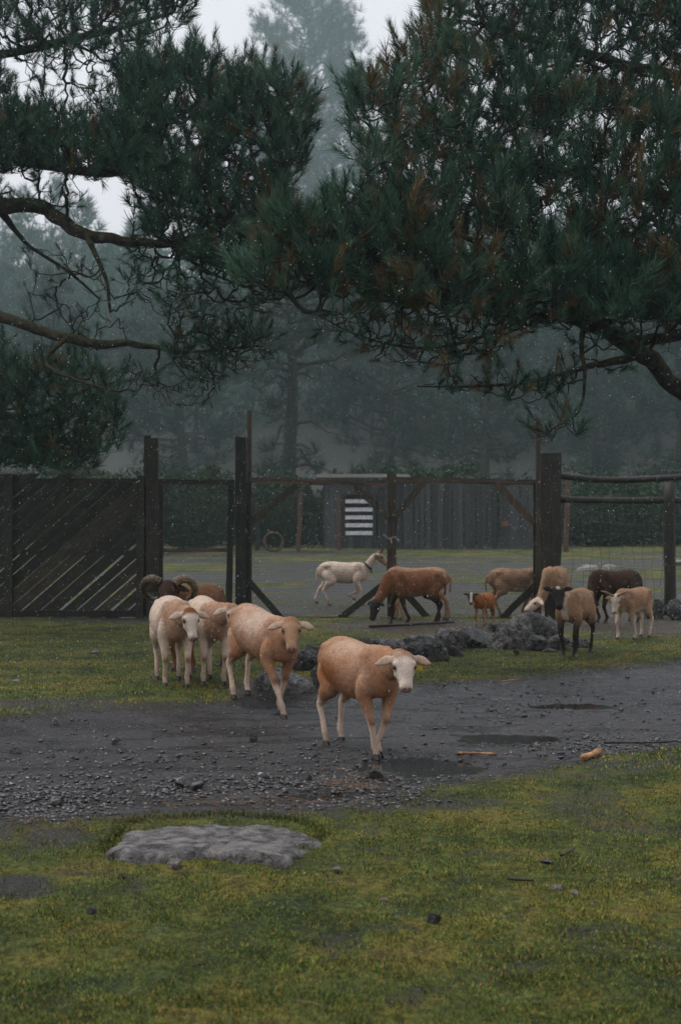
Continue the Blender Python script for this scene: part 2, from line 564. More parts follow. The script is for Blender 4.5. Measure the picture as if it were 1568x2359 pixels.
def m_road():
    m, nt, b = new_mat('wet_gravel_road')
    v = coords(nt, (1, 1, 1))
    f = noise_tex(nt, v, 34, 7, 0.75)
    vo = nt.nodes.new('ShaderNodeTexVoronoi'); vo.inputs['Scale'].default_value = 60
    nt.links.new(v, vo.inputs['Vector'])
    r = ramp(nt, f, [(0.25, (0.004, 0.004, 0.0045)), (0.7, (0.017, 0.0155, 0.017)), (0.95, (0.06, 0.053, 0.053))])
    big = noise_tex(nt, coords(nt, (0.6, 2.0, 1)), 2.2, 5, 0.6, 0.3)
    c = mixc(nt, 0.9, r.outputs['Color'], ramp(nt, big, [(0.25, (0.3, 0.3, 0.3)), (0.75, (2.4, 2.35, 2.4))]).outputs['Color'], 'MULTIPLY')  # broad pale patches put the wet road's sheen into its base colour
    nt.links.new(c, b.inputs['Base Color'])
    rr = nt.nodes.new('ShaderNodeMapRange')
    nt.links.new(big, rr.inputs['Value'])
    rr.inputs['From Min'].default_value = 0.35; rr.inputs['From Max'].default_value = 0.65
    rr.inputs['To Min'].default_value = 0.18; rr.inputs['To Max'].default_value = 0.46
    nt.links.new(rr.outputs['Result'], b.inputs['Roughness'])
    b.inputs['Specular IOR Level'].default_value = 0.30
    h = mathn(nt, 'ADD', mathn(nt, 'MULTIPLY', f, 0.7), mathn(nt, 'MULTIPLY', vo.outputs['Distance'], 0.6))
    bump(nt, b, h, 0.8, 0.012)
    return m

def m_water():
    m, nt, b = new_mat('muddy_water')
    b.inputs['Base Color'].default_value = (0.02, 0.018, 0.017, 1)
    b.inputs['Roughness'].default_value = 0.06
    b.inputs['Specular IOR Level'].default_value = 0.5
    v = coords(nt, (1, 1, 1))
    vo = nt.nodes.new('ShaderNodeTexNoise'); vo.inputs['Scale'].default_value = 22
    nt.links.new(v, vo.inputs['Vector'])
    bump(nt, b, vo.outputs['Fac'], 0.12, 0.01)
    return m

V, F = sub_mesh(q[~on_road])
bm_ = bare_m(V[:, 0], V[:, 1])
edge = smoothstep(-0.3, 0.0, road_s(V[:, 0], V[:, 1])) * 0.75
litter = np.zeros(len(V))
for px, py, rx, ry in ((1430, 1440, 320, 50), (950, 1452, 330, 30)):
    cx, cy = flat_at(px, py)
    litter = np.maximum(litter, 1 - smoothstep(0.3, 1.3, np.sqrt(((V[:, 0] - cx) / (rx / F_PX * cy)) ** 2 + ((V[:, 1] - cy) / (ry * cy * cy / F_PX / 1.5)) ** 2)))
bm_ = np.maximum(bm_, 0.95 * smoothstep(50, 56, V[:, 1] + 3 * fbm(V[:, 0] * .2, V[:, 1] * .2, 3, 5)))
meadow = ob('meadow', V, F, m_meadow(), None, np.stack([np.maximum(bm_, edge), litter, 0 * litter], -1), True)
tag(meadow, kind='structure')
V, F = sub_mesh(q[on_road])
dirt_road = tag(ob('dirt_road', V, F, m_road(), None, None, True), kind='structure')

wm = m_water()
for cx, cy, rx, ry in PUDDLES:
    n = 40
    zw = gz(cx, cy) + 0.016
    ring = [(cx + 1.25 * rx * math.cos(t), cy + 1.25 * ry * math.sin(t), zw) for t in np.linspace(0, 2 * math.pi, n, endpoint=False)]
    tag(ob('puddle', np.array(ring), [list(range(n))], wm), kind='structure')

# ---------------------------------------------------------------- grass blades
def blades(n, y0, y1, hmin, hmax, w, seed):
    r = np.random.default_rng(seed)
    y = np.exp(r.uniform(math.log(y0), math.log(y1), int(n)))
    x = r.uniform(-0.275, 0.275, int(n)) * y
    s = road_s(x, y); bm = bare_m(x, y)
    clump = fbm(x * 9, y * 9, 4, 51) * 1.3
    ok = (s < -0.02 + 0.05 * clump) & (r.uniform(0, 1, len(x)) > bm * 1.05) & (r.uniform(0, 1, len(x)) > smoothstep(-0.3, 0.0, s) * 0.55) & (r.uniform(-1, 0.55, len(x)) < clump + 0.5)
    x = x[ok]; y = y[ok]; clump = clump[ok]; m = len(x)
    z = ground_z(x, y, True)
    h = r.uniform(hmin, hmax, m) * (0.75 + 0.6 * np.clip(clump + 0.3, 0, 1))
    az = r.uniform(0, 2 * np.pi, m); lean = r.uniform(0.2, 1.25, m)
    d = np.stack([np.cos(az) * np.sin(lean), np.sin(az) * np.sin(lean), np.cos(lean)], -1)
    sx = np.stack([-np.sin(az + r.normal(0, .6, m)), np.cos(az), np.zeros(m)], -1)
    p = np.stack([x, y, z - 0.004], -1)
    ww = w * (0.7 + 0.6 * r.uniform(0, 1, m))
    Vt = np.stack([p - sx * ww[:, None] / 2, p + sx * ww[:, None] / 2, p + d * h[:, None]], 1).reshape(-1, 3)
    Ft = np.arange(3 * m).reshape(-1, 3)
    patch = fbm(x * 1.1, y * 1.1, 4, 61) + 0.5 * fbm(x * 6, y * 6, 2, 63)
    t = r.uniform(0, 1, m)
    green = np.array([0.095, 0.135, 0.026]); dark = np.array([0.026, 0.042, 0.010]); yel = np.array([0.20, 0.175, 0.026]); straw = np.array([0.26, 0.14, 0.045])
    c = np.where((t < 0.45)[:, None], green, dark)
    py_ = np.clip(0.17 + 0.7 * patch, 0.04, 0.65)
    c = np.where((r.uniform(0, 1, m) < py_)[:, None], yel, c)
    c = np.where((r.uniform(0, 1, m) < 0.05 + 0.16 * np.clip(fbm(x * 2.3, y * 2.3, 3, 71), 0, 1))[:, None], straw, c)
    c = 1.28 * c * (r.uniform(0.6, 1.4, m) * (1 + 0.45 * fbm(x * 11, y * 11, 2, 91)))[:, None]
    return Vt, Ft, np.repeat(c, 3, axis=0)

near = blades(470000, 4.0, 9.0, 0.006, 0.019, 0.0044, 1)
far = blades(330000, 8.5, 26.0, 0.010, 0.028, 0.0075, 2)
def tuft_blades(centres, per, hmin, hmax, w, spread, seed, cols):
    r = np.random.default_rng(seed)
    c = np.repeat(np.asarray(centres), per, axis=0); m = len(c)
    xy = c[:, :2] + r.normal(0, spread, (m, 2)) * np.array([1, 1.3])
    ok = road_s(xy[:, 0], xy[:, 1]) < 0.02; xy = xy[ok]; m = len(xy)
    z = ground_z(xy[:, 0], xy[:, 1], True)
    az = r.uniform(0, 2 * np.pi, m); lean = r.uniform(.1, .95, m); h = r.uniform(hmin, hmax, m)
    d = np.stack([np.cos(az) * np.sin(lean), np.sin(az) * np.sin(lean), np.cos(lean)], -1)
    s = np.stack([-np.sin(az + r.normal(0, .6, m)), np.cos(az), 0 * az], -1) * (w * r.uniform(.6, 1.3, m))[:, None] / 2
    p = np.stack([xy[:, 0], xy[:, 1], z - .004], -1)
    Vt = np.stack([p - s, p + s, p + d * h[:, None]], 1).reshape(-1, 3)
    cc = np.asarray(cols)[r.integers(0, len(cols), m)] * r.uniform(.6, 1.4, (m, 1))
    return Vt, np.arange(3 * m).reshape(-1, 3), np.repeat(cc, 3, axis=0)
_r = np.random.default_rng(4)
_y = np.exp(_r.uniform(math.log(4.0), math.log(8.2), 1100)); _x = _r.uniform(-.27, .27, 1100) * _y
clumps = tuft_blades(np.stack([_x, _y], -1), 22, .012, .032, .0042, .03, 5, [(.05, .075, .012), (.024, .042, .010), (.14, .125, .02)])
SLAB = [(245, 1946), (262, 1930), (285, 1912), (283, 1897), (330, 1888), (420, 1880), (520, 1877), (600, 1878), (660, 1886), (700, 1896), (740, 1916), (722, 1932), (690, 1946), (660, 1970), (640, 1976), (600, 1966), (540, 1960), (470, 1954), (400, 1958), (330, 1962), (280, 1956)]
_rim = []
for i in range(len(SLAB)):
    a, b = np.array(SLAB[i]), np.array(SLAB[(i + 1) % len(SLAB)])
    for t in np.linspace(0, 1, 9)[:-1]:
        q_ = a + (b - a) * t; k_ = 1.035 if q_[1] < 1925 else 1.02
        q_ = np.array([490, 1925]) + (q_ - np.array([490, 1925])) * k_ + np.array([0, 5 if q_[1] > 1940 else -1])
        _rim.append(flat_at(q_[0], q_[1]))
rim = tuft_blades(_rim, 26, .015, .042, .0045, .022, 6, [(.030, .048, .010), (.018, .032, .008), (.10, .095, .016)])
_p = [near, far, clumps, rim]; _o = np.cumsum([0] + [len(k[0]) for k in _p])
V = np.concatenate([k[0] for k in _p]); F = np.concatenate([k[1] + o_ for k, o_ in zip(_p, _o)]); Cc = np.concatenate([k[2] for k in _p])
tag(ob('grass', V, F, MAT['grass'], None, Cc), kind='stuff')
# ---------------------------------------------------------------- gates and fences
GY = 21.15            # distance of the gate line
def gx(px, Y=GY): return (px - CX) / F_PX * Y
def gh(py, Y=GY): return CAM_H - (py - CY) / F_PX * Y
RG = random.Random(5)

def plank_mesh(name, poly, y0, y1, mat, bevel=0.0):
    V, F = prism_vf(poly, y0, y1)
    me = mesh(name, np.array(V), F)
    me.materials.append(mat)
    return me

def local(root, o, c):
    o.location = (c[0] - root.location[0], c[1] - root.location[1], c[2] - root.location[2])

def bar(name, root, a, b, w, d, mat, y, sag=0.0, n=7, jitter=0.004):
    """squared timber from a to b (x,z in the plane y), width w, depth d, slightly uneven; its own origin"""
    a = np.array([a[0], y, a[1]]); b = np.array([b[0], y, b[1]])
    ax = unit(b - a); up = unit(np.cross(ax, [0, 1.0, 0]))
    V, F = [], []
    c0 = (a + b) / 2
    for k in range(n):
        t = k / (n - 1)
        c = a * (1 - t) + b * t + np.array([0, 0, -sag * 4 * t * (1 - t)]) - c0
        ww = w * (1 + RG.uniform(-.06, .06)); dd = d
        o_ = up * RG.uniform(-jitter, jitter)
        for s1, s2 in ((-1, -1), (1, -1), (1, 1), (-1, 1)):
            V.append(c + o_ + up * s1 * ww / 2 + np.array([0, 1.0, 0]) * s2 * dd / 2)
    for k in range(n - 1):
        for i in range(4):
            j = (i + 1) % 4
            F.append([k * 4 + j, k * 4 + i, (k + 1) * 4 + i, (k + 1) * 4 + j])
    F.append([0, 1, 2, 3]); F.append([(n - 1) * 4 + i for i in (3, 2, 1, 0)])
    o = ob(name, np.array(V), F, mat, root)
    local(root, o, c0)
    return o

def hexmesh(root, x0, x1, z0, z1, y, s=0.055, r=0.0016, name='wire_mesh', keep=None):
    segs = []
    w = s * math.sqrt(3) / 2
    rows = int((z1 - z0) / (s * 0.75)) + 1; cols = int((x1 - x0) / w) + 1
    for i in range(rows):
        for j in range(cols):
            cx = x0 + j * w + (w / 2 if i % 2 else 0); cz = z0 + i * s * 0.75
            if cx > x1 - w / 2 or cz > z1 - s / 2: continue
            p = [(cx, cz + s / 2), (cx - w / 2, cz + s / 4), (cx - w / 2, cz - s / 4), (cx, cz - s / 2)]
            for k in range(3):
                if keep is None or keep(*p[k]): segs.append((p[k], p[k + 1]))
    A = np.array(segs)
    jit = lambda q: np.stack([q[..., 0] + .004 * np.sin(q[..., 1] * 31), y + .012 * np.sin(q[..., 0] * 5) * np.sin(q[..., 1] * 6), q[..., 1]], -1)
    P = jit(A)
    V, F = batch_tubes(P, np.full(P.shape[:2], r), 3)
    o = ob(name, V - np.array(root.location), F, MAT['wire'], root)
    return tag(o, kind='stuff')

def gate_post(label, cat, px0, px1, pytop, Y=GY, depth=None, mat='wood', name='gate_post', lean=0.0):
    x0, x1 = gx(px0, Y), gx(px1, Y)
    zg = gz((x0 + x1) / 2, Y) - 0.05; zt = gh(pytop, Y)
    w = x1 - x0; d = depth or w
    n = 10; V = []; F = []
    for k in range(n):
        t = k / (n - 1); z = t * (zt - zg)
        for s1, s2 in ((-1, -1), (1, -1), (1, 1), (-1, 1)):
            V.append((s1 * w / 2 * (1 + RG.uniform(-.05, .05)) + lean * t, s2 * d / 2 * (1 + RG.uniform(-.05, .05)), z + (RG.uniform(-.012, .012) if k == n - 1 else 0)))
    for k in range(n - 1):
        for i in range(4):
            j = (i + 1) % 4
            F.append([k * 4 + i, k * 4 + j, (k + 1) * 4 + j, (k + 1) * 4 + i])
    F.append([0, 3, 2, 1]); F.append([(n - 1) * 4 + i for i in range(4)])
    o = ob(name, np.array(V), F, MAT[mat])
    o.location = ((x0 + x1) / 2, Y, zg)
    return tag(o, label, cat)

# --- plank gate at the left
pg = empty('plank_gate', (gx(180), GY, gz(gx(180), GY)))
tag(pg, 'dark wooden gate of slanting planks beside the left gate post', 'gate')
X0, X1, Z0, Z1 = gx(-110), gx(338), gh(1424), gh(1098)
def clip(poly, f):
    out = []
    for i in range(len(poly)):
        a, b = poly[i], poly[(i + 1) % len(poly)]
        fa, fb = f(a), f(b)
        if fa >= 0: out.append(a)
        if fa * fb < 0:
            t = fa / (fa - fb); out.append((a[0] + (b[0] - a[0]) * t, a[1] + (b[1] - a[1]) * t))
    return out
ang = math.radians(41)
dx, dz = math.cos(ang), math.sin(ang); nx, nz_ = -dz, dx
off = -2.6; k = 0
while off < 2.7:
    wdt = RG.uniform(0.135, 0.17)
    gap = RG.choice([0.008, 0.012, 0.018, 0.014, 0.022]) if off > -0.55 else RG.choice([0.012, 0.018, 0.024, 0.034])
    cx_, cz_ = gx(180), (Z0 + Z1) / 2
    o0, o1 = off, off + wdt
    poly = [(cx_ + dx * s + nx * o, cz_ + dz * s + nz_ * o) for s, o in ((-4, o0), (4, o0), (4, o1), (-4, o1))]
    top = Z1 + RG.uniform(-0.12, 0.07)
    bot = Z0 + (RG.uniform(0.0, 0.02) if RG.random() < .7 else RG.uniform(.05, .12))
    poly = clip(poly, lambda p: p[0] - X0 - 0.01)
    if poly: poly = clip(poly, lambda p: X1 - 0.02 - p[0])
    if poly: poly = clip(poly, lambda p: top - p[1])
    if poly: poly = clip(poly, lambda p: p[1] - bot)
    if len(poly) >= 3:
        A_ = abs(sum(poly[i][0] * poly[(i + 1) % len(poly)][1] - poly[(i + 1) % len(poly)][0] * poly[i][1] for i in range(len(poly)))) / 2
        if A_ > 0.01:
            mx, mz = np.mean([p[0] for p in poly]), np.mean([p[1] for p in poly])
            yy = RG.uniform(-.006, .006)
            o = instance('plank', plank_mesh('plank', [(p[0] - mx, p[1] - mz) for p in poly], -0.014 + yy, 0.014 + yy, MAT['plank_brown' if RG.random() < .3 else 'plank']), pg)
            local(pg, o, (mx, GY, mz))
    off += wdt + gap; k += 1
bar('rail', pg, (X0 + .03, gh(1108)), (X1 - .02, gh(1108)), 0.075, 0.05, MAT['wood_x'], GY + 0.05)
bar('rail', pg, (X0 + .03, gh(1270)), (X1 - .02, gh(1275)), 0.075, 0.05, MAT['wood'], GY + 0.05)
bar('rail', pg, (X0 + .03, gh(1413)), (X1 - .02, gh(1413)), 0.10, 0.05, MAT['wood'], GY - 0.045)
bar('stile', pg, (gx(22), gh(1426)), (gx(22), gh(1092)), 0.12, 0.06, MAT['wood'], GY - 0.05)
bar('stile', pg, (gx(324), gh(1426)), (gx(326), gh(1096)), 0.11, 0.06, MAT['wood'], GY - 0.05)

gate_post('dark square post carrying the slanting plank gate', 'post', 339, 366, 1011, GY - 0.01)
gate_post('mossy paler post standing just behind the plank gate post', 'post', 333, 348, 1004, GY + 0.30, mat='wood_brown')
gate_post('tall dark post between the narrow wire door and wide wire gate', 'post', 543, 568, 1008, GY - 0.02)
gate_post('thin brown pole rising highest beside the tall dark post', 'pole', 570, 580, 945, GY + 0.09, 0.06, 'wood_brown', 'pole', lean=0.0)
gate_post('very thick dark log post at the right end of the wire gate', 'post', 1243, 1288, 1045, GY + 0.05)
gate_post('thin pole fixed to the thick log post under the pine twig', 'pole', 1233, 1243, 962, GY - 0.06, 0.065, 'wood_brown', 'pole')

# --- narrow wire door
wd = empty('wire_door', (gx(452), GY, gz(gx(452), GY)))
tag(wd, 'narrow wire door with a brown timber frame between two posts', 'gate')
bar('rail', wd, (gx(360), gh(1110)), (gx(541), gh(1111)), 0.075, 0.045, MAT['wood_x'], GY - 0.03)
bar('rail', wd, (gx(376), gh(1268)), (gx(522), gh(1267)), 0.06, 0.04, MAT['wood_x'], GY + 0.02)
bar('stile', wd, (gx(369), gh(1400)), (gx(371), gh(1117)), 0.075, 0.045, MAT['wood_brown'], GY + 0.02)
bar('stile', wd, (gx(527), gh(1404)), (gx(533), gh(1117)), 0.095, 0.045, MAT['wood'], GY + 0.02)
bar('rail', wd, (gx(374), gh(1397)), (gx(522), gh(1398)), 0.05, 0.04, MAT['wood'], GY + 0.02)
hexmesh(wd, gx(368), gx(538), gh(1396), gh(1114), GY + 0.05)

# --- wide wire gate, two leaves
def leaf(label, pL, pR, topL, topR, braces, stile_px, zb):
    r = empty('wire_gate', (gx((pL + pR) / 2), GY, gz(gx((pL + pR) / 2), GY)))
    tag(r, label, 'gate', 'leaves of the wide wire gate')
    bar('rail', r, (gx(pL), gh(topL)), (gx(pR), gh(topR)), 0.085, 0.05, MAT['wood_x'], GY, n=9)
    bar('rail', r, (gx(pL), gh(zb)), (gx(pR), gh(zb + 1)), 0.05, 0.05, MAT['wood_x'], GY)
    for s_, ww in stile_px:
        bar('stile', r, (gx(s_), gh(1420)), (gx(s_ + .5), gh(1092 if ww > .06 else 1112)), ww, 0.05, MAT['wood_brown'] if ww > .06 else MAT['wood'], GY + 0.004)
    for i, (a, b, c_, d_) in enumerate(braces):
        bar('brace', r, (gx(a), gh(b)), (gx(c_), gh(d_)), 0.10, 0.045, MAT['wood_brown'] if b < 1250 else MAT['wood'], GY - 0.047)
    hexmesh(r, gx(pL), gx(pR), gh(zb), gh(max(topL, topR) + 4), GY + 0.045)
    return r
leaf('wire gate leaf with corner braces, the goat walking behind it', 575, 893, 1106, 1117, [(575, 1206, 684, 1118), (816, 1118, 893, 1192), (570, 1334, 648, 1424), (783, 1424, 893, 1338)], [(572, .05), (896, .07)], 1424)
leaf('wire gate leaf with corner braces between chain and thick post', 911, 1232, 1105, 1112, [(908, 1192, 974, 1112), (1143, 1116, 1230, 1206), (908, 1338, 985, 1424), (1154, 1424, 1234, 1345)], [(907, .07), (1231, .05)], 1424)
# chain round the two meeting stiles
ch = empty('chain', (gx(901), GY - 0.05, gh(1239)))
tag(ch, 'galvanised chain looped round the middle stiles of the wire gate', 'chain')
def link_mesh():
    P = [(0.017 * math.cos(t), 0, 0.009 * math.sin(t)) for t in np.linspace(0, 2 * math.pi, 13)[:-1]]
    V = []; F = []; n = 12; m = 5
    for k in range(n):
        c = np.array(P[k]); rad = unit(c)
        for i in range(m):
            a = i / m * 2 * math.pi
            V.append(c + rad * .0038 * math.cos(a) + np.array([0, 1, 0]) * .0038 * math.sin(a))
    for k in range(n):
        for i in range(m):
            F.append([k * m + i, k * m + (i + 1) % m, ((k + 1) % n) * m + (i + 1) % m, ((k + 1) % n) * m + i])
    me = mesh('chain_link', np.array(V), F, None, True); me.materials.append(MAT['metal']); return me
lm = link_mesh()
for k in range(9):
    o = instance('chain_link', lm, ch)
    o.location = (-0.105 + k * 0.026, -.012, 0.018 - 0.004 * k + 0.02 * math.cos(k * 1.1))
    o.rotation_euler = ((k % 2) * math.radians(80), RG.uniform(-.3, .4), 0)
for k in range(4):
    o = instance('chain_link', lm, ch); o.location = (-0.01 + .004 * k, -.02, -0.01 - k * .02); o.rotation_euler = ((k % 2) * 1.4, 1.4, 0)

# --- log fence with field wire to the right
FY = 21.6
lf = empty('log_fence', (gx(1420, FY), FY, gz(gx(1420, FY), FY)))
tag(lf, 'fence of two round log rails and square field wire right of the thick post', 'fence')
def log(name, root, pts, r, mat):
    P = np.array([at(px, py, Y) for px, py, Y in pts]); P = catmull(P, 5)
    rr = r * (1 + 0.12 * np.sin(np.arange(len(P)) * 1.3) * np.cos(np.arange(len(P)) * .7))
    V, F = tube_vf(P - np.array(root.location), rr, 9)
    return ob(name, V, F, mat, root, None, True)
log('log_rail', lf, [(1284, 1095, FY - .2), (1350, 1103, FY - .15), (1420, 1106, FY), (1500, 1103, FY), (1580, 1099, FY), (1760, 1097, FY + .1)], 0.052, MAT['wood'])
log('log_rail', lf, [(1280, 1146, FY - .2), (1310, 1151, FY - .2), (1430, 1153, FY), (1530, 1153, FY), (1600, 1152, FY), (1760, 1148, FY + .1)], 0.052, MAT['wood'])
for pxp, top in ((1537, 1113), (1790, 1110)):
    x_, z0_ = gx(pxp, FY), gz(gx(pxp, FY), FY) - .05
    zt_ = gh(top, FY)
    P = np.array([(x_ + .008 * math.sin(k), FY - .12, z0_ + (zt_ - z0_) * k / 7) for k in range(8)])
    V, F = tube_vf(P - np.array(lf.location), [0.088 * (1 + .05 * math.sin(k * 2.1)) for k in range(8)], 10)
    ob('post', V, F, MAT['wood'], lf, None, True)
tubes_P, tubes_R = [], []
wx0, wx1, wz0, wz1 = gx(1290, FY), gx(1780, FY), gh(1388, FY), gh(1155, FY)
nv = int((wx1 - wx0) / 0.155)
for i in range(nv + 1):
    x_ = wx0 + i * 0.155
    tubes_P.append([(x_ + .022 * math.sin(k * 1.3 + i * 2.1) + .02 * math.sin(i), FY + .02 * math.sin(k + i), wz0 + (wz1 - wz0) * k / 11) for k in range(12)])
for j in range(10):
    z_ = wz0 + (wz1 - wz0) * j / 9
    tubes_P.append([(wx0 + (wx1 - wx0) * k / 11, FY + .01, z_ + .025 * math.sin(k * 1.1 + j * 1.7)) for k in range(12)])
V, F = batch_tubes(np.array(tubes_P), np.full((len(tubes_P), 12), 0.0032), 4)
tag(ob('wire_mesh', V - np.array(lf.location), F, MAT['wire'], lf), kind='stuff')

# --- board fence and shed at the back of the yard
BY = 46.0
bf = empty('board_fence', (gx(1100, BY), BY, gz(gx(1100, BY), BY)))
tag(bf, 'weathered grey board fence with light gaps at the back of the yard', 'fence')
bmesh_ = plank_mesh('board', [(-.5, 0), (.5, 0), (.5, .97), (.1, 1.0), (-.5, .98)], -0.015, 0.015, MAT['wood_grey'])
px = 930.0
while px < 1245:
    w_px = RG.uniform(9, 14)
    x_ = gx(px + w_px / 2, BY); zg_ = gz(x_, BY)
    o = instance('board', bmesh_, bf)
    local(bf, o, (x_, BY + RG.uniform(-.03, .03), zg_ - .05))
    o.scale = (w_px / F_PX * BY, 1, gh(1108 + RG.uniform(-3, 5) + (25 if px > 1300 else 0), BY) - zg_ + .05)
    o.rotation_euler = (0, math.radians(RG.uniform(-1.2, 1.2)), 0)
    px += w_px + RG.choice([0.3, .5, .8, 1.0, 3.2])
for pyr in (1135, 1225):
    bar('rail', bf, (gx(925, BY), gh(pyr, BY)), (gx(1245, BY), gh(pyr + 4, BY)), 0.10, 0.05, MAT['wood_grey'], BY + 0.07)

sh = empty('shed', (gx(828, BY), BY, gz(gx(828, BY), BY)))
tag(sh, 'dark shed with pale slats across its opening at the back of the yard', 'shed')
x0_, x1_, zt_ = gx(748, BY), gx(926, BY), gh(1106, BY); zg_ = sh.location.z - .05
def shedbox(name, a, b, c, d, e, f, mat):
    V, F = box_vf(a, b, c, d, e, f)
    return ob(name, np.array(V) - np.array(sh.location), F, mat, sh)
hx0, hx1, hz0, hz1 = gx(793, BY), gx(860, BY), gh(1236, BY), gh(1140, BY)
k = 0
xx = x0_
while xx < x1_:
    w_ = RG.uniform(.16, .22); xe = min(xx + w_, x1_)
    if xe < hx0 or xx > hx1:
        shedbox('wall_board', xx, xe - .008, BY + RG.uniform(-.01, .01), BY + .035, zg_, zt_, MAT['wood_grey'])
    else:
        shedbox('wall_board', xx, xe - .008, BY + RG.uniform(-.01, .01), BY + .035, zg_, hz0 - .01, MAT['wood_grey'])
        shedbox('wall_board', xx, xe - .008, BY + RG.uniform(-.01, .01), BY + .035, hz1 + .01, zt_, MAT['wood_grey'])
    xx = xe
shedbox('back_wall', x0_, x1_, BY + 2.4, BY + 2.5, zg_, zt_ - .1, MAT['wood'])
shedbox('side_wall', x0_ - .05, x0_, BY, BY + 2.5, zg_, zt_ - .05, MAT['wood'])
shedbox('side_wall', x1_, x1_ + .05, BY + .05, BY + 2.5, zg_, zt_ - .05, MAT['wood'])
V = [(x0_ - .3, BY - .35, zt_ + .02), (x1_ + .3, BY - .35, zt_ + .02), (x1_ + .3, BY + 2.7, zt_ + .22), (x0_ - .3, BY + 2.7, zt_ + .22)]
V = V + [(a, b, c + .06) for a, b, c in V]
ob('roof', np.array(V) - np.array(sh.location), box_vf(0, 1, 0, 1, 0, 1)[1], MAT['wood'], sh)
for i, py_ in enumerate((1151, 1170, 1188, 1206, 1224)):
    z_ = gh(py_ + 4, BY)
    o = shedbox('slat', hx0 + .03, hx1 - .03, BY - .02, BY + .015, z_ - .062, z_ + .062, MAT['white_board'])
shedbox('frame_post', hx0 - .07, hx0 + .01, BY - .04, BY + .03, zg_, hz1 + .05, MAT['wood_brown'])
shedbox('frame_post', hx1 - .01, hx1 + .07, BY - .04, BY + .03, zg_, hz1 + .05, MAT['wood'])

# old posts and a rusty hoop near the shed
def rough_post(label, px0, py0, px1, py1, w, Y, mat):
    a = np.array([gx(px0, Y), Y, gz(gx(px0, Y), Y) - .05]); b = np.array([gx(px1, Y), Y, gh(py1, Y)])
    P = np.array([a + (b - a) * t for t in np.linspace(0, 1, 6)]); P[1:-1, 0] += [RG.uniform(-.03, .03) for _ in range(4)]
    V, F = tube_vf(P - a, w / 2, 7)
    o = ob('old_post', V, F, MAT[mat]); o.location = Vector(a)
    tag(o, label, 'post')
rough_post('leaning brown post far behind the wire gate brace', 686, 1255, 694, 1135, .14, 44.0, 'rust')
rough_post('short grey stump post behind the tall pole', 592, 1255, 588, 1150, .15, 44.5, 'wood_grey')
rough_post('thin brown post at the pale slatted shed corner', 780, 1250, 783, 1140, .13, 44.2, 'rust')
rough_post('brown post behind the log rails by the thick post', 1302, 1250, 1306, 1080, .17, 43.0, 'rust')
hoop_P = np.array([(.28 * math.cos(t), .03 * math.sin(t * 3), .30 + .28 * math.sin(t)) for t in np.linspace(0, 2 * math.pi, 28)])
V, F = tube_vf(hoop_P, 0.04, 8)
o = ob('hoop', V, F, MAT['rust'], None, None, True); o.location = (gx(630, 43.5), 43.5, gz(gx(630, 43.5), 43.5)); tag(o, 'rusty round hoop standing in the yard beyond the wire gate', 'hoop')
for px_, py_, s_, lb in ((1163, 1207, .10, 'small orange box hung on the far board fence'), (776, 1237, .08, 'small orange block by the brown post at the shed corner')):
    m_ = MB(); m_.add(*box_vf(-s_, s_, -.1, .1, -s_ * .7, s_ * .7)); m_.add(*box_vf(-s_ * 1.08, s_ * 1.08, -.11, .11, s_ * .71, s_ * .85))
    o = m_.build('orange_box', MAT['orange']); o.location = Vector(at(px_, py_, BY - .3)); tag(o, lb, 'box')
# ---------------------------------------------------------------- pines
def tuft_templates(nn, length, axis, width, k=6, seed=0, spread=(0.35, 1.0)):
    r = np.random.default_rng(seed)
    out = []
    for _ in range(k):
        u = r.uniform(0, 1, nn)
        az = r.uniform(0, 2 * np.pi, nn); th = spread[1] - (spread[1] - spread[0]) * u + r.normal(0, .1, nn)
        base = np.stack([0 * u, 0 * u, axis * u], -1)
        d = np.stack([np.sin(th) * np.cos(az), np.sin(th) * np.sin(az), np.cos(th)], -1)
        L = length * r.uniform(.75, 1.15, nn)
        s = np.cross(d, r.normal(0, 1, (nn, 3))); s /= np.linalg.norm(s, axis=1, keepdims=True)
        w = width * r.uniform(.7, 1.2, nn)
        out.append(np.stack([base - s * w[:, None] / 2, base + s * w[:, None] / 2, base + d * L[:, None]], 1))
    return np.array(out)      # k, nn, 3, 3

def place_tufts(T, pos, dirs, scale, seed=0):
    r = np.random.default_rng(seed)
    n = len(pos)
    z = dirs / (np.linalg.norm(dirs, axis=1, keepdims=True) + 1e-9)
    h = r.normal(0, 1, (n, 3)); x = np.cross(h, z); x /= np.linalg.norm(x, axis=1, keepdims=True); y = np.cross(z, x)
    M = np.stack([x, y, z], 1) * scale[:, None, None]          # rows
    V = np.einsum('nksc,ncd->nksd', T[r.integers(0, len(T), n)], M) + pos[:, None, None, :]
    return V.reshape(-1, 3)

def needle_cols(n, r, brown, base=(0.010, 0.034, 0.024), hi=(0.052, 0.110, 0.070), brn=(0.095, 0.066, 0.028), bmask=None):
    t = r.uniform(0, 1, (n, 1))
    c = np.array([base]) * (1 - t) + np.array([hi]) * t
    p = brown if bmask is None else brown * bmask
    m = r.uniform(0, 1, n) < p
    c[m] = np.array([brn]) * r.uniform(.5, 1.25, (m.sum(), 1))
    return c

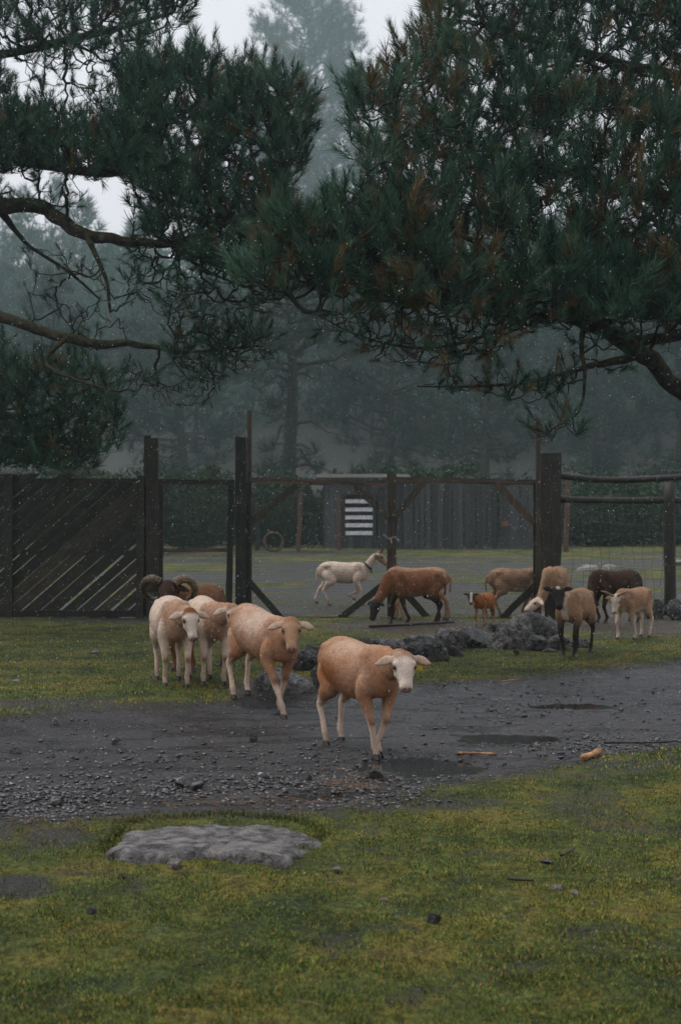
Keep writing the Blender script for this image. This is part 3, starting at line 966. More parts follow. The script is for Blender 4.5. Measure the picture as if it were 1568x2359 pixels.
def grow(nodes, parents_len, targets, curl=0.0, sag=0.1, seed=0, k_len=0.25, order=None):
    """connect every target to the growing skeleton; returns paths (N,4,3), parent direction and node loads"""
    r = np.random.default_rng(seed)
    N0 = np.array(nodes); N = len(targets)
    cap = len(N0) + N * 3
    P = np.empty((cap, 3)); P[:len(N0)] = N0
    plen = np.zeros(cap); plen[:len(N0)] = parents_len
    par = np.full(cap, -1); m = len(N0)
    seg = np.full(cap, -1)
    d0 = np.min(np.linalg.norm(targets[:, None] - N0[None, ::max(1, len(N0) // 60)], axis=2), axis=1)
    od = np.argsort(d0) if order is None else order
    paths = np.empty((N, 4, 3)); pdir = np.empty((N, 3)); prow = np.empty((N, 3), int)
    for c, i in enumerate(od):
        t = targets[i]
        d = np.linalg.norm(P[:m] - t, axis=1)
        # twigs run outward and up rather than back down
        cost = d + k_len * plen[:m] + 0.25 * np.maximum(P[:m, 2] - t[2], 0)
        j = int(np.argmin(cost))
        p0 = P[j]; v = t - p0; L = d[j]
        a = p0 + v * .34 + np.array([0, 0, -sag * L]) + r.normal(0, curl * L, 3)
        b = p0 + v * .68 + np.array([0, 0, -sag * .9 * L]) + r.normal(0, curl * L, 3)
        paths[c] = (p0, a, b, t)
        P[m:m + 3] = (a, b, t); plen[m:m + 3] = plen[j] + L * np.array([.34, .68, 1])
        par[m] = j; par[m + 1] = m; par[m + 2] = m + 1
        prow[c] = (m, m + 1, m + 2); m += 3
        pdir[c] = t - b
    load = np.zeros(m)
    load[prow[:, 2]] = 1
    for k in range(m - 1, len(N0) - 1, -1):
        load[par[k]] += load[k] * (1 if par[k] >= 0 else 0)
    return paths, pdir, load[prow], od

def unit_rows(v):
    return v / (np.linalg.norm(v, axis=1, keepdims=True) + 1e-9)

def in_poly(px, py, poly):
    c = np.zeros(len(px), bool); j = len(poly) - 1
    for i in range(len(poly)):
        xi, yi = poly[i]; xj, yj = poly[j]
        with np.errstate(divide='ignore', invalid='ignore'):
            k = ((yi > py) != (yj > py)) & (px < (xj - xi) * (py - yi) / (yj - yi + 1e-9) + xi)
        c ^= k; j = i
    return c

def limb_pts(lst, m=8):
    return catmull(np.array([np.append(at(px, py, Y), rr) for px, py, Y, rr in lst]), m)

def big_pine(name, label, limbs, zones, holes, trunk, tuft, seed, brown, bare, group=None, curl=0.05, sag=0.10, k_len=.22, nn=58):
    r = np.random.default_rng(seed)
    tp = np.array(trunk, float)
    base = Vector((tp[0][0], tp[0][1], gz(tp[0][0], tp[0][1]) - .1))
    root = empty(name, base)
    tag(root, label, 'tree', group)
    off = np.array(base)
    TP = catmull(tp, 4)
    V, F = tube_vf(TP[:, :3] - off, TP[:, 3] * (1 + .06 * np.sin(np.arange(len(TP)) * 1.9)), 14)
    ob('trunk', V, F, MAT['bark'], root, None, True)
    nodes, plen = [], []
    for lst in limbs:
        A = limb_pts(lst)
        jit = np.stack([fbm(np.arange(len(A)) * .13 + q * 9, A[:, 0] * .5, 3, seed + q) for q in range(3)], -1) * (A[:, 3:4] * 1.1)
        A[:, :3] += jit
        V, F = tube_vf(A[:, :3] - off, A[:, 3] * (1 + .10 * fbm(np.arange(len(A)) * .4, A[:, 0], 3, seed + 4)), 9)
        ob('branch', V, F, MAT['bark'], root, None, True)
        nodes.append(A[:, :3]); plen.append(np.linspace(0, .4, len(A)))
    nodes = np.concatenate(nodes); plen = np.concatenate(plen)
    tg, sc, kind, upb = [], [], [], []
    for poly, n, Y0, Y1, dens, kd, scl, ub in zones:
        poly = np.array(poly, float)
        lo, hi = poly.min(0), poly.max(0)
        got = 0
        while got < n:
            px = r.uniform(lo[0], hi[0], 4 * n); py = r.uniform(lo[1], hi[1], 4 * n)
            ok = in_poly(px, py, poly)
            nz_ = fbm(px / 85, py / 60, 3, seed + 7)
            ok &= r.uniform(-.75, .6, len(px)) < nz_ + dens
            for hx_, hy_, hrx, hry, hs in holes:
                ok &= ~((((px - hx_) / hrx) ** 2 + ((py - hy_) / hry) ** 2 < 1) & (r.uniform(0, 1, len(px)) < hs))
            px, py = px[ok], py[ok]
            px, py = px[:n - got], py[:n - got]
            Y = r.uniform(Y0, Y1, len(px))
            tg.append(np.stack([(px - CX) / F_PX * Y, Y, CAM_H - (py - CY) / F_PX * Y], -1)); got += len(px)
            sc.append(np.full(len(px), scl)); kind.append(np.full(len(px), kd)); upb.append(np.full(len(px), ub))
    for poly, n, Y0, Y1, dens, kd, scl, ub in zones:
        if kd: continue
        po = np.array(poly, float); c = po.mean(0)
        L = np.linalg.norm(np.roll(po, -1, 0) - po, axis=1)
        ne = int(L.sum() / 13)
        e = r.choice(len(po), ne, p=L / L.sum()); u = r.uniform(0, 1, (ne, 1))
        q = po[e] * (1 - u) + np.roll(po, -1, 0)[e] * u
        q = q + unit_rows(q - c) * r.uniform(-14, 24, (ne, 1)) + np.array([0, -1]) * r.uniform(0, 14, (ne, 1))
        Y = r.uniform(Y0, Y1, ne)
        tg.append(np.stack([(q[:, 0] - CX) / F_PX * Y, Y, CAM_H - (q[:, 1] - CY) / F_PX * Y], -1))
        sc.append(np.full(ne, scl * 1.05)); kind.append(np.full(ne, 0)); upb.append(np.full(ne, ub + .35))
    tg = np.concatenate(tg); sc = np.concatenate(sc); kind = np.concatenate(kind); upb = np.concatenate(upb)
    paths, pdir, load, od = grow(nodes, plen, tg, curl, sag, seed, k_len)
    R = tuft['twig'] * np.maximum(load, .6) ** 0.42
    R = np.minimum(np.concatenate([R[:, :1] * 1.08, R], 1), tuft['twig'] * 5)
    V, F = batch_tubes(paths - off, R, 4)
    ob('twigs', V, F, MAT['twig'], root, None, True)['kind'] = 'stuff'
    # needle tufts sit on twig ends
    kd = kind[od]; ss = sc[od]; ub = upb[od]
    leafy = kd < 0.5
    half = (kd > .4) & (r.uniform(0, 1, len(kd)) < bare)
    m = leafy | half
    pd = pdir / (np.linalg.norm(pdir, axis=1, keepdims=True) + 1e-9)
    dirs = pd * .65 + np.array([0, 0, 1.0]) * ub[:, None] + r.normal(0, .22, pd.shape)
    T = np.concatenate([tuft_templates(nn, tuft['len'], tuft['axis'], tuft['w'], 5, seed), tuft_templates(nn, tuft['len'] * .95, tuft['axis'] * 2.1, tuft['w'], 5, seed + 1, (.30, .62))])
    pos = paths[:, 3] - off
    ns = ss * r.uniform(.75, 1.25, len(ss))
    V = place_tufts(T, pos[m], dirs[m], ns[m], seed)
    bm_ = np.clip(0.6 + 1.6 * fbm(paths[m, 3, 0] * 1.1, paths[m, 3, 2] * 1.1, 3, seed + 9), 0.1, 2)
    c = needle_cols(m.sum(), r, brown, bmask=bm_)
    c = np.repeat(c, nn * 3, axis=0) * np.repeat(r.uniform(.7, 1.3, (len(V) // 3, 1)), 3, axis=0)
    c = c.reshape(-1, 3, 3) * np.array([.75, .75, 1.65])[None, :, None]      # needles darker at the base, paler at the tip
    ob('crown', V, np.arange(len(V)).reshape(-1, 3), MAT['needle'], root, c.reshape(-1, 3))['kind'] = 'stuff'
    return root

LY = 15.0
left_limbs = [
    [(-420, 560, 15.3, .17), (-150, 480, 15.2, .15), (0, 475, 15, .088), (90, 482, 15, .075), (140, 510, 14.9, .07), (200, 540, 14.8, .065), (290, 562, 14.8, .052), (400, 562, 14.7, .04), (520, 520, 14.6, .026), (650, 440, 14.5, .015)],
    [(-420, 820, 15.4, .15), (-120, 690, 15, .10), (0, 728, 14.8, .062), (80, 762, 14.7, .052), (160, 782, 14.6, .05), (240, 790, 14.6, .046), (330, 800, 14.5, .03), (430, 812, 14.5, .02), (560, 800, 14.5, .012)],
    [(-300, 300, 15.5, .14), (-60, 330, 15.4, .07), (60, 372, 15.3, .058), (180, 395, 15.2, .055), (300, 400, 15.2, .045), (420, 360, 15.1, .033), (560, 290, 15, .02), (690, 230, 15, .01)],
    [(-300, 60, 15.8, .14), (-40, 130, 15.7, .055), (120, 100, 15.6, .045), (260, 70, 15.5, .035), (400, 30, 15.5, .018)],
    [(200, 540, 14.8, .04), (225, 590, 14.6, .026), (245, 650, 14.5, .02), (255, 720, 14.5, .014)],
    [(150, 780, 14.6, .03), (110, 840, 14.4, .022), (190, 880, 14.3, .016), (260, 900, 14.3, .01)],
    [(0, 475, 15, .05), (60, 560, 15.3, .022), (150, 620, 15.5, .018), (230, 690, 15.6, .01)],
    [(400, 562, 14.7, .026), (470, 620, 14.6, .016), (560, 660, 14.5, .01)],
]
left_zones = [  # polygon in photo pixels, tufts, near and far distance, density, kind (0 leafy 1 bare), scale, upward pull
    ([(-250, -250), (440, -250), (446, 10), (410, 70), (330, 95), (200, 110), (0, 85), (-250, 60)], 1250, 14.2, 17, .3, 0, 1.0, .5),
    ([(-200, 80), (330, 100), (360, 170), (330, 260), (100, 330), (-200, 330)], 760, 14.3, 16.8, .1, 0.45, .85, .5),
    ([(300, 185), (370, 130), (400, 150), (440, 125), (500, 150), (560, 165), (640, 180), (695, 200), (716, 250), (712, 320), (690, 380), (625, 430), (520, 470), (420, 470), (300, 420), (250, 340), (270, 230)], 1500, 13.9, 16.2, .12, 0, 1.0, .75),
    ([(-200, 250), (120, 260), (300, 330), (330, 400), (200, 410), (60, 400), (-200, 400)], 980, 14.2, 16.2, .2, 0, .95, .6),
    ([(300, 420), (520, 470), (660, 420), (650, 520), (640, 600), (560, 640), (440, 600), (330, 540)], 620, 13.9, 15.8, .2, 0, .95, .4),
    ([(300, 560), (560, 600), (660, 620), (650, 700), (560, 760), (420, 760), (290, 680)], 330, 13.8, 15.4, .2, 1, .7, .1),
    ([(380, 770), (540, 740), (640, 770), (620, 830), (540, 860), (400, 850)], 260, 13.8, 15.2, .3, 1, .7, .3),
    ([(60, 560), (260, 600), (300, 800), (220, 830), (60, 740)], 90, 14.2, 15.8, .1, 1, .6, .1),
    ([(280, 840), (520, 860), (500, 930), (380, 940), (300, 900)], 80, 14.0, 15.2, .1, 1, .6, .2),
    ([(0, 420), (330, 430), (380, 500), (200, 500), (0, 470)], 70, 14.4, 15.8, .1, 1, .6, .1),
]
left_holes = [(270, 480, 90, 50, .95), (200, 425, 60, 26, .8), (60, 185, 70, 60, .5), (200, 200, 90, 60, .55), (40, 430, 60, 22, .6), (150, 270, 60, 40, .4), (90, 130, 70, 26, .5), (385, 80, 40, 25, .8)]
T1 = dict(len=.125, axis=.10, w=.0065, twig=.0038)
big_pine('pine_tree', 'large pine reaching in from the left with two bare mossy boughs', left_limbs, left_zones, left_holes,
         [(-7.0, 15.6, -.2, .42), (-6.6, 15.6, 3, .36), (-6.2, 15.7, 6, .28), (-5.9, 15.8, 9, .16)], T1, 21, .10, .6, 'big pines over the yard', curl=.075)

right_limbs = [
    [(1900, 1060, 13.6, .18), (1700, 960, 13.4, .15), (1568, 880, 13.2, .088), (1480, 815, 13, .082), (1410, 765, 12.9, .075), (1350, 740, 12.8, .055), (1240, 715, 12.6, .04), (1100, 690, 12.5, .026), (960, 640, 12.4, .018), (800, 600, 12.4, .009)],
    [(1820, 700, 13.9, .12), (1660, 745, 13.5, .07), (1560, 770, 13.3, .055), (1480, 782, 13.1, .05), (1410, 768, 12.9, .04)],
    [(1480, 815, 13, .045), (1400, 835, 12.8, .034), (1320, 850, 12.6, .024), (1220, 880, 12.5, .018), (1100, 890, 12.4, .012), (960, 890, 12.4, .006)],
    [(1350, 740, 12.8, .035), (1340, 800, 12.6, .022), (1348, 870, 12.5, .016), (1330, 950, 12.5, .01), (1270, 990, 12.5, .006)],
    [(1900, 420, 14.2, .14), (1680, 470, 13.8, .08), (1500, 440, 13.4, .06), (1320, 400, 13, .042), (1140, 340, 12.7, .028), (960, 290, 12.5, .014), (860, 250, 12.5, .007)],
    [(1900, 150, 14.6, .13), (1660, 190, 14.2, .08), (1480, 150, 13.8, .055), (1300, 110, 13.4, .035), (1140, 60, 13.2, .018), (1010, 40, 13, .008)],
    [(1350, 740, 12.8, .035), (1200, 610, 12.5, .03), (1040, 530, 12.3, .022), (880, 480, 12.2, .014), (760, 420, 12.2, .007)],
    [(1240, 715, 12.6, .026), (1100, 780, 12.3, .018), (960, 800, 12.2, .014), (820, 770, 12.2, .008), (720, 720, 12.2, .005)],
]
right_zones = [
    ([(1000, -250), (1900, -250), (1900, 250), (1500, 260), (1300, 230), (1120, 150), (1040, 110), (985, 60)], 1700, 12.4, 15.4, .28, 0, 1.1, .6),
    ([(985, 60), (1120, 150), (1300, 230), (1560, 260), (1900, 250), (1900, 640), (1500, 640), (1200, 560), (970, 530), (860, 470), (835, 350), (812, 240), (835, 205), (900, 180), (930, 130), (975, 110)], 2300, 12.0, 15.2, .14, 0, 1.1, .7),
    ([(710, 520), (770, 470), (860, 480), (1000, 520), (1000, 600), (860, 600), (720, 560), (640, 560), (600, 640), (690, 690), (560, 650), (640, 500)], 430, 11.8, 13.6, .3, 0, 1.05, .7),
    ([(640, 570), (1000, 600), (1240, 600), (1500, 640), (1900, 640), (1900, 740), (1560, 740), (1330, 745), (1100, 730), (900, 700), (720, 680)], 1100, 11.8, 14.2, .28, 0, 1.05, .5),
    ([(720, 700), (1000, 700), (1230, 740), (1180, 800), (1000, 850), (860, 830), (730, 760)], 260, 11.8, 13.4, .2, 1, .8, .2),
    ([(940, 870), (1200, 850), (1320, 840), (1330, 900), (1240, 930), (1000, 910)], 90, 12.0, 13.2, .2, .5, .75, .5),
    ([(1200, 980), (1290, 950), (1340, 960), (1330, 1010), (1210, 1010)], 16, 12.2, 12.9, .4, .3, .8, .6),
    ([(1300, 740), (1568, 720), (1568, 800), (1400, 860), (1310, 850)], 70, 12.2, 13.8, .2, 1, .7, .2),
]
right_holes = [(1130, 215, 40, 24, .75), (1050, 330, 36, 18, .6), (980, 490, 30, 16, .5), (800, 690, 50, 24, .8), (930, 620, 40, 24, .6), (1080, 100, 26, 14, .6), (1390, 300, 30, 18, .5), (1500, 360, 30, 16, .6), (850, 640, 40, 24, .6), (1290, 60, 30, 14, .4)]
T2 = dict(len=.135, axis=.11, w=.0068, twig=.0040)
big_pine('pine_tree', 'large dense pine with brown-tinged tufts filling the right of the picture', right_limbs, right_zones, right_holes,
         [(6.6, 14.4, -.2, .45), (6.2, 14.4, 3, .38), (5.9, 14.5, 6, .30), (5.6, 14.6, 10, .16)], T2, 33, .30, .62, 'big pines over the yard', curl=.065)

# dark bough over the plank gate
bough_limbs = [[(-420, 1000, 18.6, .12), (-160, 960, 18.4, .08), (0, 960, 18.2, .055), (90, 950, 18.1, .035), (190, 900, 18, .02), (265, 880, 18, .01)],
               [(-160, 960, 18.4, .06), (0, 1010, 18.2, .04), (120, 1030, 18.1, .02), (240, 1040, 18.1, .01)]]
bough_zones = [([(-300, 860), (60, 850), (150, 835), (230, 850), (275, 880), (270, 960), (250, 1040), (200, 1080), (60, 1075), (-300, 1090)], 1300, 17.2, 19.4, .3, 0, 1.15, .55),
               ([(-300, 760), (0, 800), (60, 850), (0, 880), (-300, 880)], 120, 17.4, 19.2, .2, 0, 1.1, .5)]
big_pine('pine_tree', 'dark low pine bough hanging over the slanting plank gate', bough_limbs, bough_zones, [(120, 930, 40, 20, .5)],
         [(-8.6, 18.8, -.2, .30), (-8.4, 18.8, 2, .26), (-8.2, 18.8, 4, .18), (-8.1, 18.8, 6, .08)], T1, 45, .12, .3, None)

# ---- pines in the mist
def mist_pine(label, px, Y, top_py, crown_py, half_px, seed, n=900, ts=.42, nn=26, w=.02, trunk_r=.26, shape='round', lean=0.0, dead=10, fork=None, group='pines standing in the mist', col=((0.010, .026, .020), (.020, .042, .028)), dens=1.0, bend=0.0):
    r = np.random.default_rng(seed)
    x = (px - CX) / F_PX * Y
    zb = gz(x, Y) - .1
    ztop = CAM_H - (top_py - CY) / F_PX * Y; zc = CAM_H - (crown_py - CY) / F_PX * Y
    R = half_px / F_PX * Y
    H = ztop - zb
    root = empty('pine_tree', (x, Y, zb)); tag(root, label, 'tree', group)
    k = np.linspace(0, 1, 12)
    TP = np.stack([lean * k * H + bend * np.sin(k * 3.1) + .12 * np.sin(k * 9 + seed), .1 * np.cos(k * 7 + seed), k * H * .97], -1)
    V, F = tube_vf(TP, trunk_r * (1 - k * .92) * (1 + .3 * np.exp(-k * 30)), 10)
    ob('trunk', V, F, MAT['bark'], root, None, True)
    tp, td, bp, br = [], [], [], []
    nb = max(24, int(n / 16))
    def tr(z): 
        q = np.clip(z / (H * .97), 0, 1)
        return np.array([np.interp(q, k, TP[:, 0]), np.interp(q, k, TP[:, 1]), z])
    c0 = zc - zb
    for b in range(nb):
        q = r.uniform(0, 1) ** .85
        z = c0 + (H - c0) * q
        if shape == 'round': prof = math.sqrt(max(0, 1 - abs(2 * (q - .38) / 1.26) ** 2.6)) 
        elif shape == 'cone': prof = (1 - q) ** .7 * .95 + .05
        else: prof = .55 + .45 * math.sin(q * 7 + seed) * (1 - q)
        L = R * max(prof, .08) * r.uniform(.7, 1.08)
        az = r.uniform(0, 6.283)
        d = np.array([math.cos(az), math.sin(az), 0])
        rise = r.uniform(-.05, .35) + .5 * q
        s0 = tr(z - L * rise * .6)
        tt = np.linspace(0, 1, 6)[:, None]
        P = s0 + d * (L * tt) + np.array([0, 0, 1.0]) * (L * rise * tt ** 1.5) + r.normal(0, .06 * L, (6, 3)) * tt
        bp.append(P); br.append(trunk_r * .3 * (L / R) * (1 - .85 * tt[:, 0]))
        m = int(max(3, 16 * dens * (L / R) + 2))
        u = r.uniform(.25, 1, m) ** .6
        pos = np.stack([np.interp(u, tt[:, 0], P[:, c]) for c in range(3)], -1) + r.normal(0, .11 * L + .12, (m, 3)) * np.array([1, 1, .75])
        tp.append(pos); td.append(np.tile(d * .5 + np.array([0, 0, .9]), (m, 1)) + r.normal(0, .35, (m, 3)))
    for _ in range(dead):
        z = c0 * r.uniform(.25, .98); az = r.uniform(0, 6.283); L = R * r.uniform(.3, .9)
        d = np.array([math.cos(az), math.sin(az), 0]); tt = np.linspace(0, 1, 6)[:, None]
        P = tr(z) + d * L * tt + np.array([0, 0, 1.0]) * L * (r.uniform(-.25, .25) * tt + .12 * np.sin(tt * 5)) + r.normal(0, .04 * L, (6, 3)) * tt
        bp.append(P); br.append(trunk_r * .2 * (1 - .85 * tt[:, 0]))
        m = r.integers(2, 9); u = r.uniform(.5, 1, m)
        tp.append(np.stack([np.interp(u, tt[:, 0], P[:, c]) for c in range(3)], -1) + r.normal(0, .15, (m, 3))); td.append(np.tile([0, 0, 1.0], (m, 1)) + r.normal(0, .5, (m, 3)))
    if fork:
        tt = np.linspace(0, 1, 6)[:, None]
        P = tr(fork[0]) + np.array([fork[1], 0, fork[2]]) * tt + np.array([1.0, 0, 0]) * np.sin(tt * 3.1) * .2
        bp.append(P); br.append(trunk_r * .6 * (1 - .5 * tt[:, 0]))
    V, F = batch_tubes(np.array(bp), np.array(br), 5)
    ob('branches', V, F, MAT['bark'], root, None, True)['kind'] = 'stuff'
    tp = np.concatenate(tp); td = np.concatenate(td)
    T = tuft_templates(nn, ts, ts * .5, w, 5, seed, (.4, 1.25))
    V = place_tufts(T, tp, td, r.uniform(.7, 1.3, len(tp)), seed)
    c = np.repeat(needle_cols(len(tp), r, .08, col[0], col[1], (.05, .035, .016)), nn * 3, axis=0)
    ob('crown', V, np.arange(len(V)).reshape(-1, 3), MAT['needle'], root, c)['kind'] = 'stuff'
    return root

mist_pine('very tall pale pine topping out above the others in thick mist', 712, 228, -6, 560, 178, 1, n=2600, ts=1.5, nn=26, w=.085, trunk_r=.8, shape='round', dead=12, dens=1.3)
mist_pine('pale misty pine showing between the boughs at the left edge', 105, 190, 425, 900, 145, 2, n=1300, ts=1.2, w=.07, shape='round')
mist_pine('thick forked pine trunk rising in the middle behind the gate', 668, 64, 560, 830, 215, 3, n=650, ts=.6, w=.03, trunk_r=.48, dead=26, fork=(10, 1.3, 3.8), dens=.9)
for i, (lb, px, Y, tpy, cpy, hp, n_, dd) in enumerate([
    ('dark pine in the mist behind the slanting plank gate', 120, 52, 640, 1010, 190, 1000, 16),
    ('dim pine in the mist above the narrow wire door', 420, 56, 700, 1030, 170, 950, 16),
    ('broad dim pine in the mist behind the middle of the wire gate', 900, 54, 690, 1040, 180, 1000, 18),
    ('dense dark pine in the mist left of the thick log post', 1120, 50, 640, 1040, 190, 1100, 16),
    ('grey pine in the mist above the log rails', 1370, 60, 700, 1030, 150, 800, 24),
    ('dark pine in the mist at the far right edge', 1560, 48, 560, 1010, 170, 900, 20),
    ('slender pine far back in the mist between forked trunk and shed', 800, 104, 740, 1050, 130, 900, 10),
    ('pine far back in the mist over the plank gate\'s right end', 280, 98, 600, 1040, 150, 1100, 10),
    ('pine far back in the mist over the far board fence', 1010, 76, 620, 1050, 170, 1200, 10),
    ('pine far back in the mist beyond the right fence', 1260, 78, 560, 1050, 180, 1200, 10),
    ('faint pine far back in the mist at the right edge', 1490, 84, 660, 1060, 130, 900, 10),
    ('faint pine far back in the mist at the left edge', 20, 100, 640, 1050, 150, 1000, 10),
    ('faint pine far back in the mist behind the forked trunk', 560, 108, 650, 1050, 160, 1000, 10),
]):
    Y = Y * 1.75
    mist_pine(lb, px, Y, tpy, cpy, hp, 50 + i, n=n_, ts=.0085 * Y, nn=24, w=.00045 * Y, trunk_r=.0042 * Y, dead=dd, shape='round' if i % 3 else 'cone')

# the wood on the slope behind: one mass
def far_woods():
    r = np.random.default_rng(8)
    Vs, Cs, tP, tR = [], [], [], []
    T = tuft_templates(9, 1.8, .9, .28, 5, 3, (.4, 1.3))
    for k in range(210):
        Y = r.uniform(120, 260); x = r.uniform(-.36, .36) * Y
        u_ = x / Y * F_PX + CX
        if Y < 150 and (600 < u_ < 740 or -60 < u_ < 200): continue
        zb = gz(x, Y); H = r.uniform(14, 23); R = r.uniform(3.2, 5.8)
        n = 130
        q = r.uniform(0, 1, n) ** 1.2; az = r.uniform(0, 6.283, n); rad = R * np.sqrt(np.maximum(0, 1 - (1.7 * (q - .35)) ** 2)) * r.uniform(.2, 1.05, n)
        pos = np.stack([x + np.cos(az) * rad, Y + np.sin(az) * rad, zb + H * (.12 + .86 * q)], -1)
        pos += r.normal(0, .25, pos.shape)
        d = np.stack([np.cos(az) * .5, np.sin(az) * .5, 0 * az + .8], -1)
        Vs.append(place_tufts(T, pos, d, r.uniform(.6, 1.1, n), k)); Cs.append(needle_cols(n, r, .05))
        tP.append([(x, Y, zb - .2), (x + r.normal(0, .2), Y, zb + H * .5), (x, Y, zb + H * .95)]); tR.append([.22, .16, .03])
    V = np.concatenate(Vs); c = np.repeat(np.concatenate(Cs), 27, axis=0)
    F = np.arange(len(V)).reshape(-1, 3)
    tV, tF = batch_tubes(np.array(tP), np.array(tR), 5)
    tF = np.concatenate([tF[:, [0, 1, 2]], tF[:, [0, 2, 3]]])
    F = np.concatenate([F, tF + len(V)]); c = np.concatenate([c, np.tile([.02, .018, .016], (len(tV), 1))])
    tag(ob('far_woods', np.concatenate([V, tV]), F, MAT['needle'], None, c), kind='stuff')
far_woods()

# leafy bushes behind the board fence
def bush(label, px, Y, top_py, half_px, seed, n=500, base_py=1250):
    r = np.random.default_rng(seed)
    x = (px - CX) / F_PX * Y; zb = gz(x, Y); H = CAM_H - (top_py - CY) / F_PX * Y - zb; R = half_px / F_PX * Y
    root = empty('bush', (x, Y, zb)); tag(root, label, 'bush', 'bushes behind the yard')
    bp = []
    for k in range(9):
        az = r.uniform(0, 6.28); tt = np.linspace(0, 1, 5)[:, None]
        bp.append(np.array([math.cos(az) * R * .7, math.sin(az) * R * .5, 0]) * tt + np.array([0, 0, H * r.uniform(.6, .95)]) * tt ** .8)
    V, F = batch_tubes(np.array(bp), np.tile(np.linspace(.04, .008, 5), (9, 1)), 4)
    ob('stems', V, F, MAT['twig'], root)['kind'] = 'stuff'
    u = r.normal(0, 1, (n * 14, 3)); u /= np.linalg.norm(u, axis=1, keepdims=True)
    rad = r.uniform(.55, 1, (len(u), 1)) ** .5
    P = u * rad * np.array([R, R * .7, H * .52]) + np.array([0, 0, H * .5])
    P *= (1 + .22 * fbm(u[:, 0] * 3 + seed, u[:, 2] * 3, 3, seed))[:, None]
    P[:, 2] = np.abs(P[:, 2]) + .02; m = len(P)
    s = r.normal(0, 1, (m, 3)); s /= np.linalg.norm(s, axis=1, keepdims=True); q = np.cross(s, r.normal(0, 1, (m, 3))); q /= np.linalg.norm(q, axis=1, keepdims=True)
    L = r.uniform(.10, .22, (m, 1))
    V = np.stack([P - s * L * .5, P + q * L * .35, P + s * L * .5], 1).reshape(-1, 3)
    c = np.array([[.022, .042, .018]]) * r.uniform(.5, 1.6, (m, 1))
    ob('foliage', V, np.arange(3 * m).reshape(-1, 3), MAT['needle'], root, np.repeat(c, 3, axis=0))['kind'] = 'stuff'
bush('round dark green bush rising behind the shed roof', 810, 49.5, 1082, 80, 1)
bush('green bush behind the board fence next to the shed', 925, 50, 1070, 90, 2)
bush('wide green bush behind the middle of the board fence', 1060, 50, 1074, 110, 3)
bush('dark bush behind the wire door and plank gate', 445, 45, 1085, 110, 4, 700)
bush('dark bush left of the shed behind the wire gate brace', 640, 47, 1095, 100, 5, 700)
bush('low dark bush seen over the log rails', 1400, 49, 1100, 130, 6, 700)
bush('dark bush behind the slanting plank gate', 200, 44, 1080, 160, 7, 700)

# dark undergrowth along the edge of the wood
def undergrowth():
    r = np.random.default_rng(19)
    n = 60000
    Y = r.uniform(49, 56, n); x = r.uniform(-.36, .36, n) * Y
    top = 1.9 + 1.9 * fbm(x * .3, Y * .3, 3, 5) + .5 * fbm(x * 1.3, Y, 2, 6) + .12 * (Y - 49)
    z = ground_z(x, Y) + top * r.uniform(0, 1, n) ** .8
    P = np.stack([x, Y, z], -1)
    s = r.normal(0, 1, (n, 3)); s /= np.linalg.norm(s, axis=1, keepdims=True); q = np.cross(s, r.normal(0, 1, (n, 3))); q /= np.linalg.norm(q, axis=1, keepdims=True)
    L = r.uniform(.14, .30, (n, 1))
    V = np.stack([P - s * L * .5, P + q * L * .4, P + s * L * .5], 1).reshape(-1, 3)
    c = np.array([[.014, .030, .018]]) * r.uniform(.5, 1.5, (n, 1))
    tag(ob('undergrowth', V, np.arange(3 * n).reshape(-1, 3), MAT['needle'], None, np.repeat(c, 3, axis=0)), kind='stuff')
undergrowth()
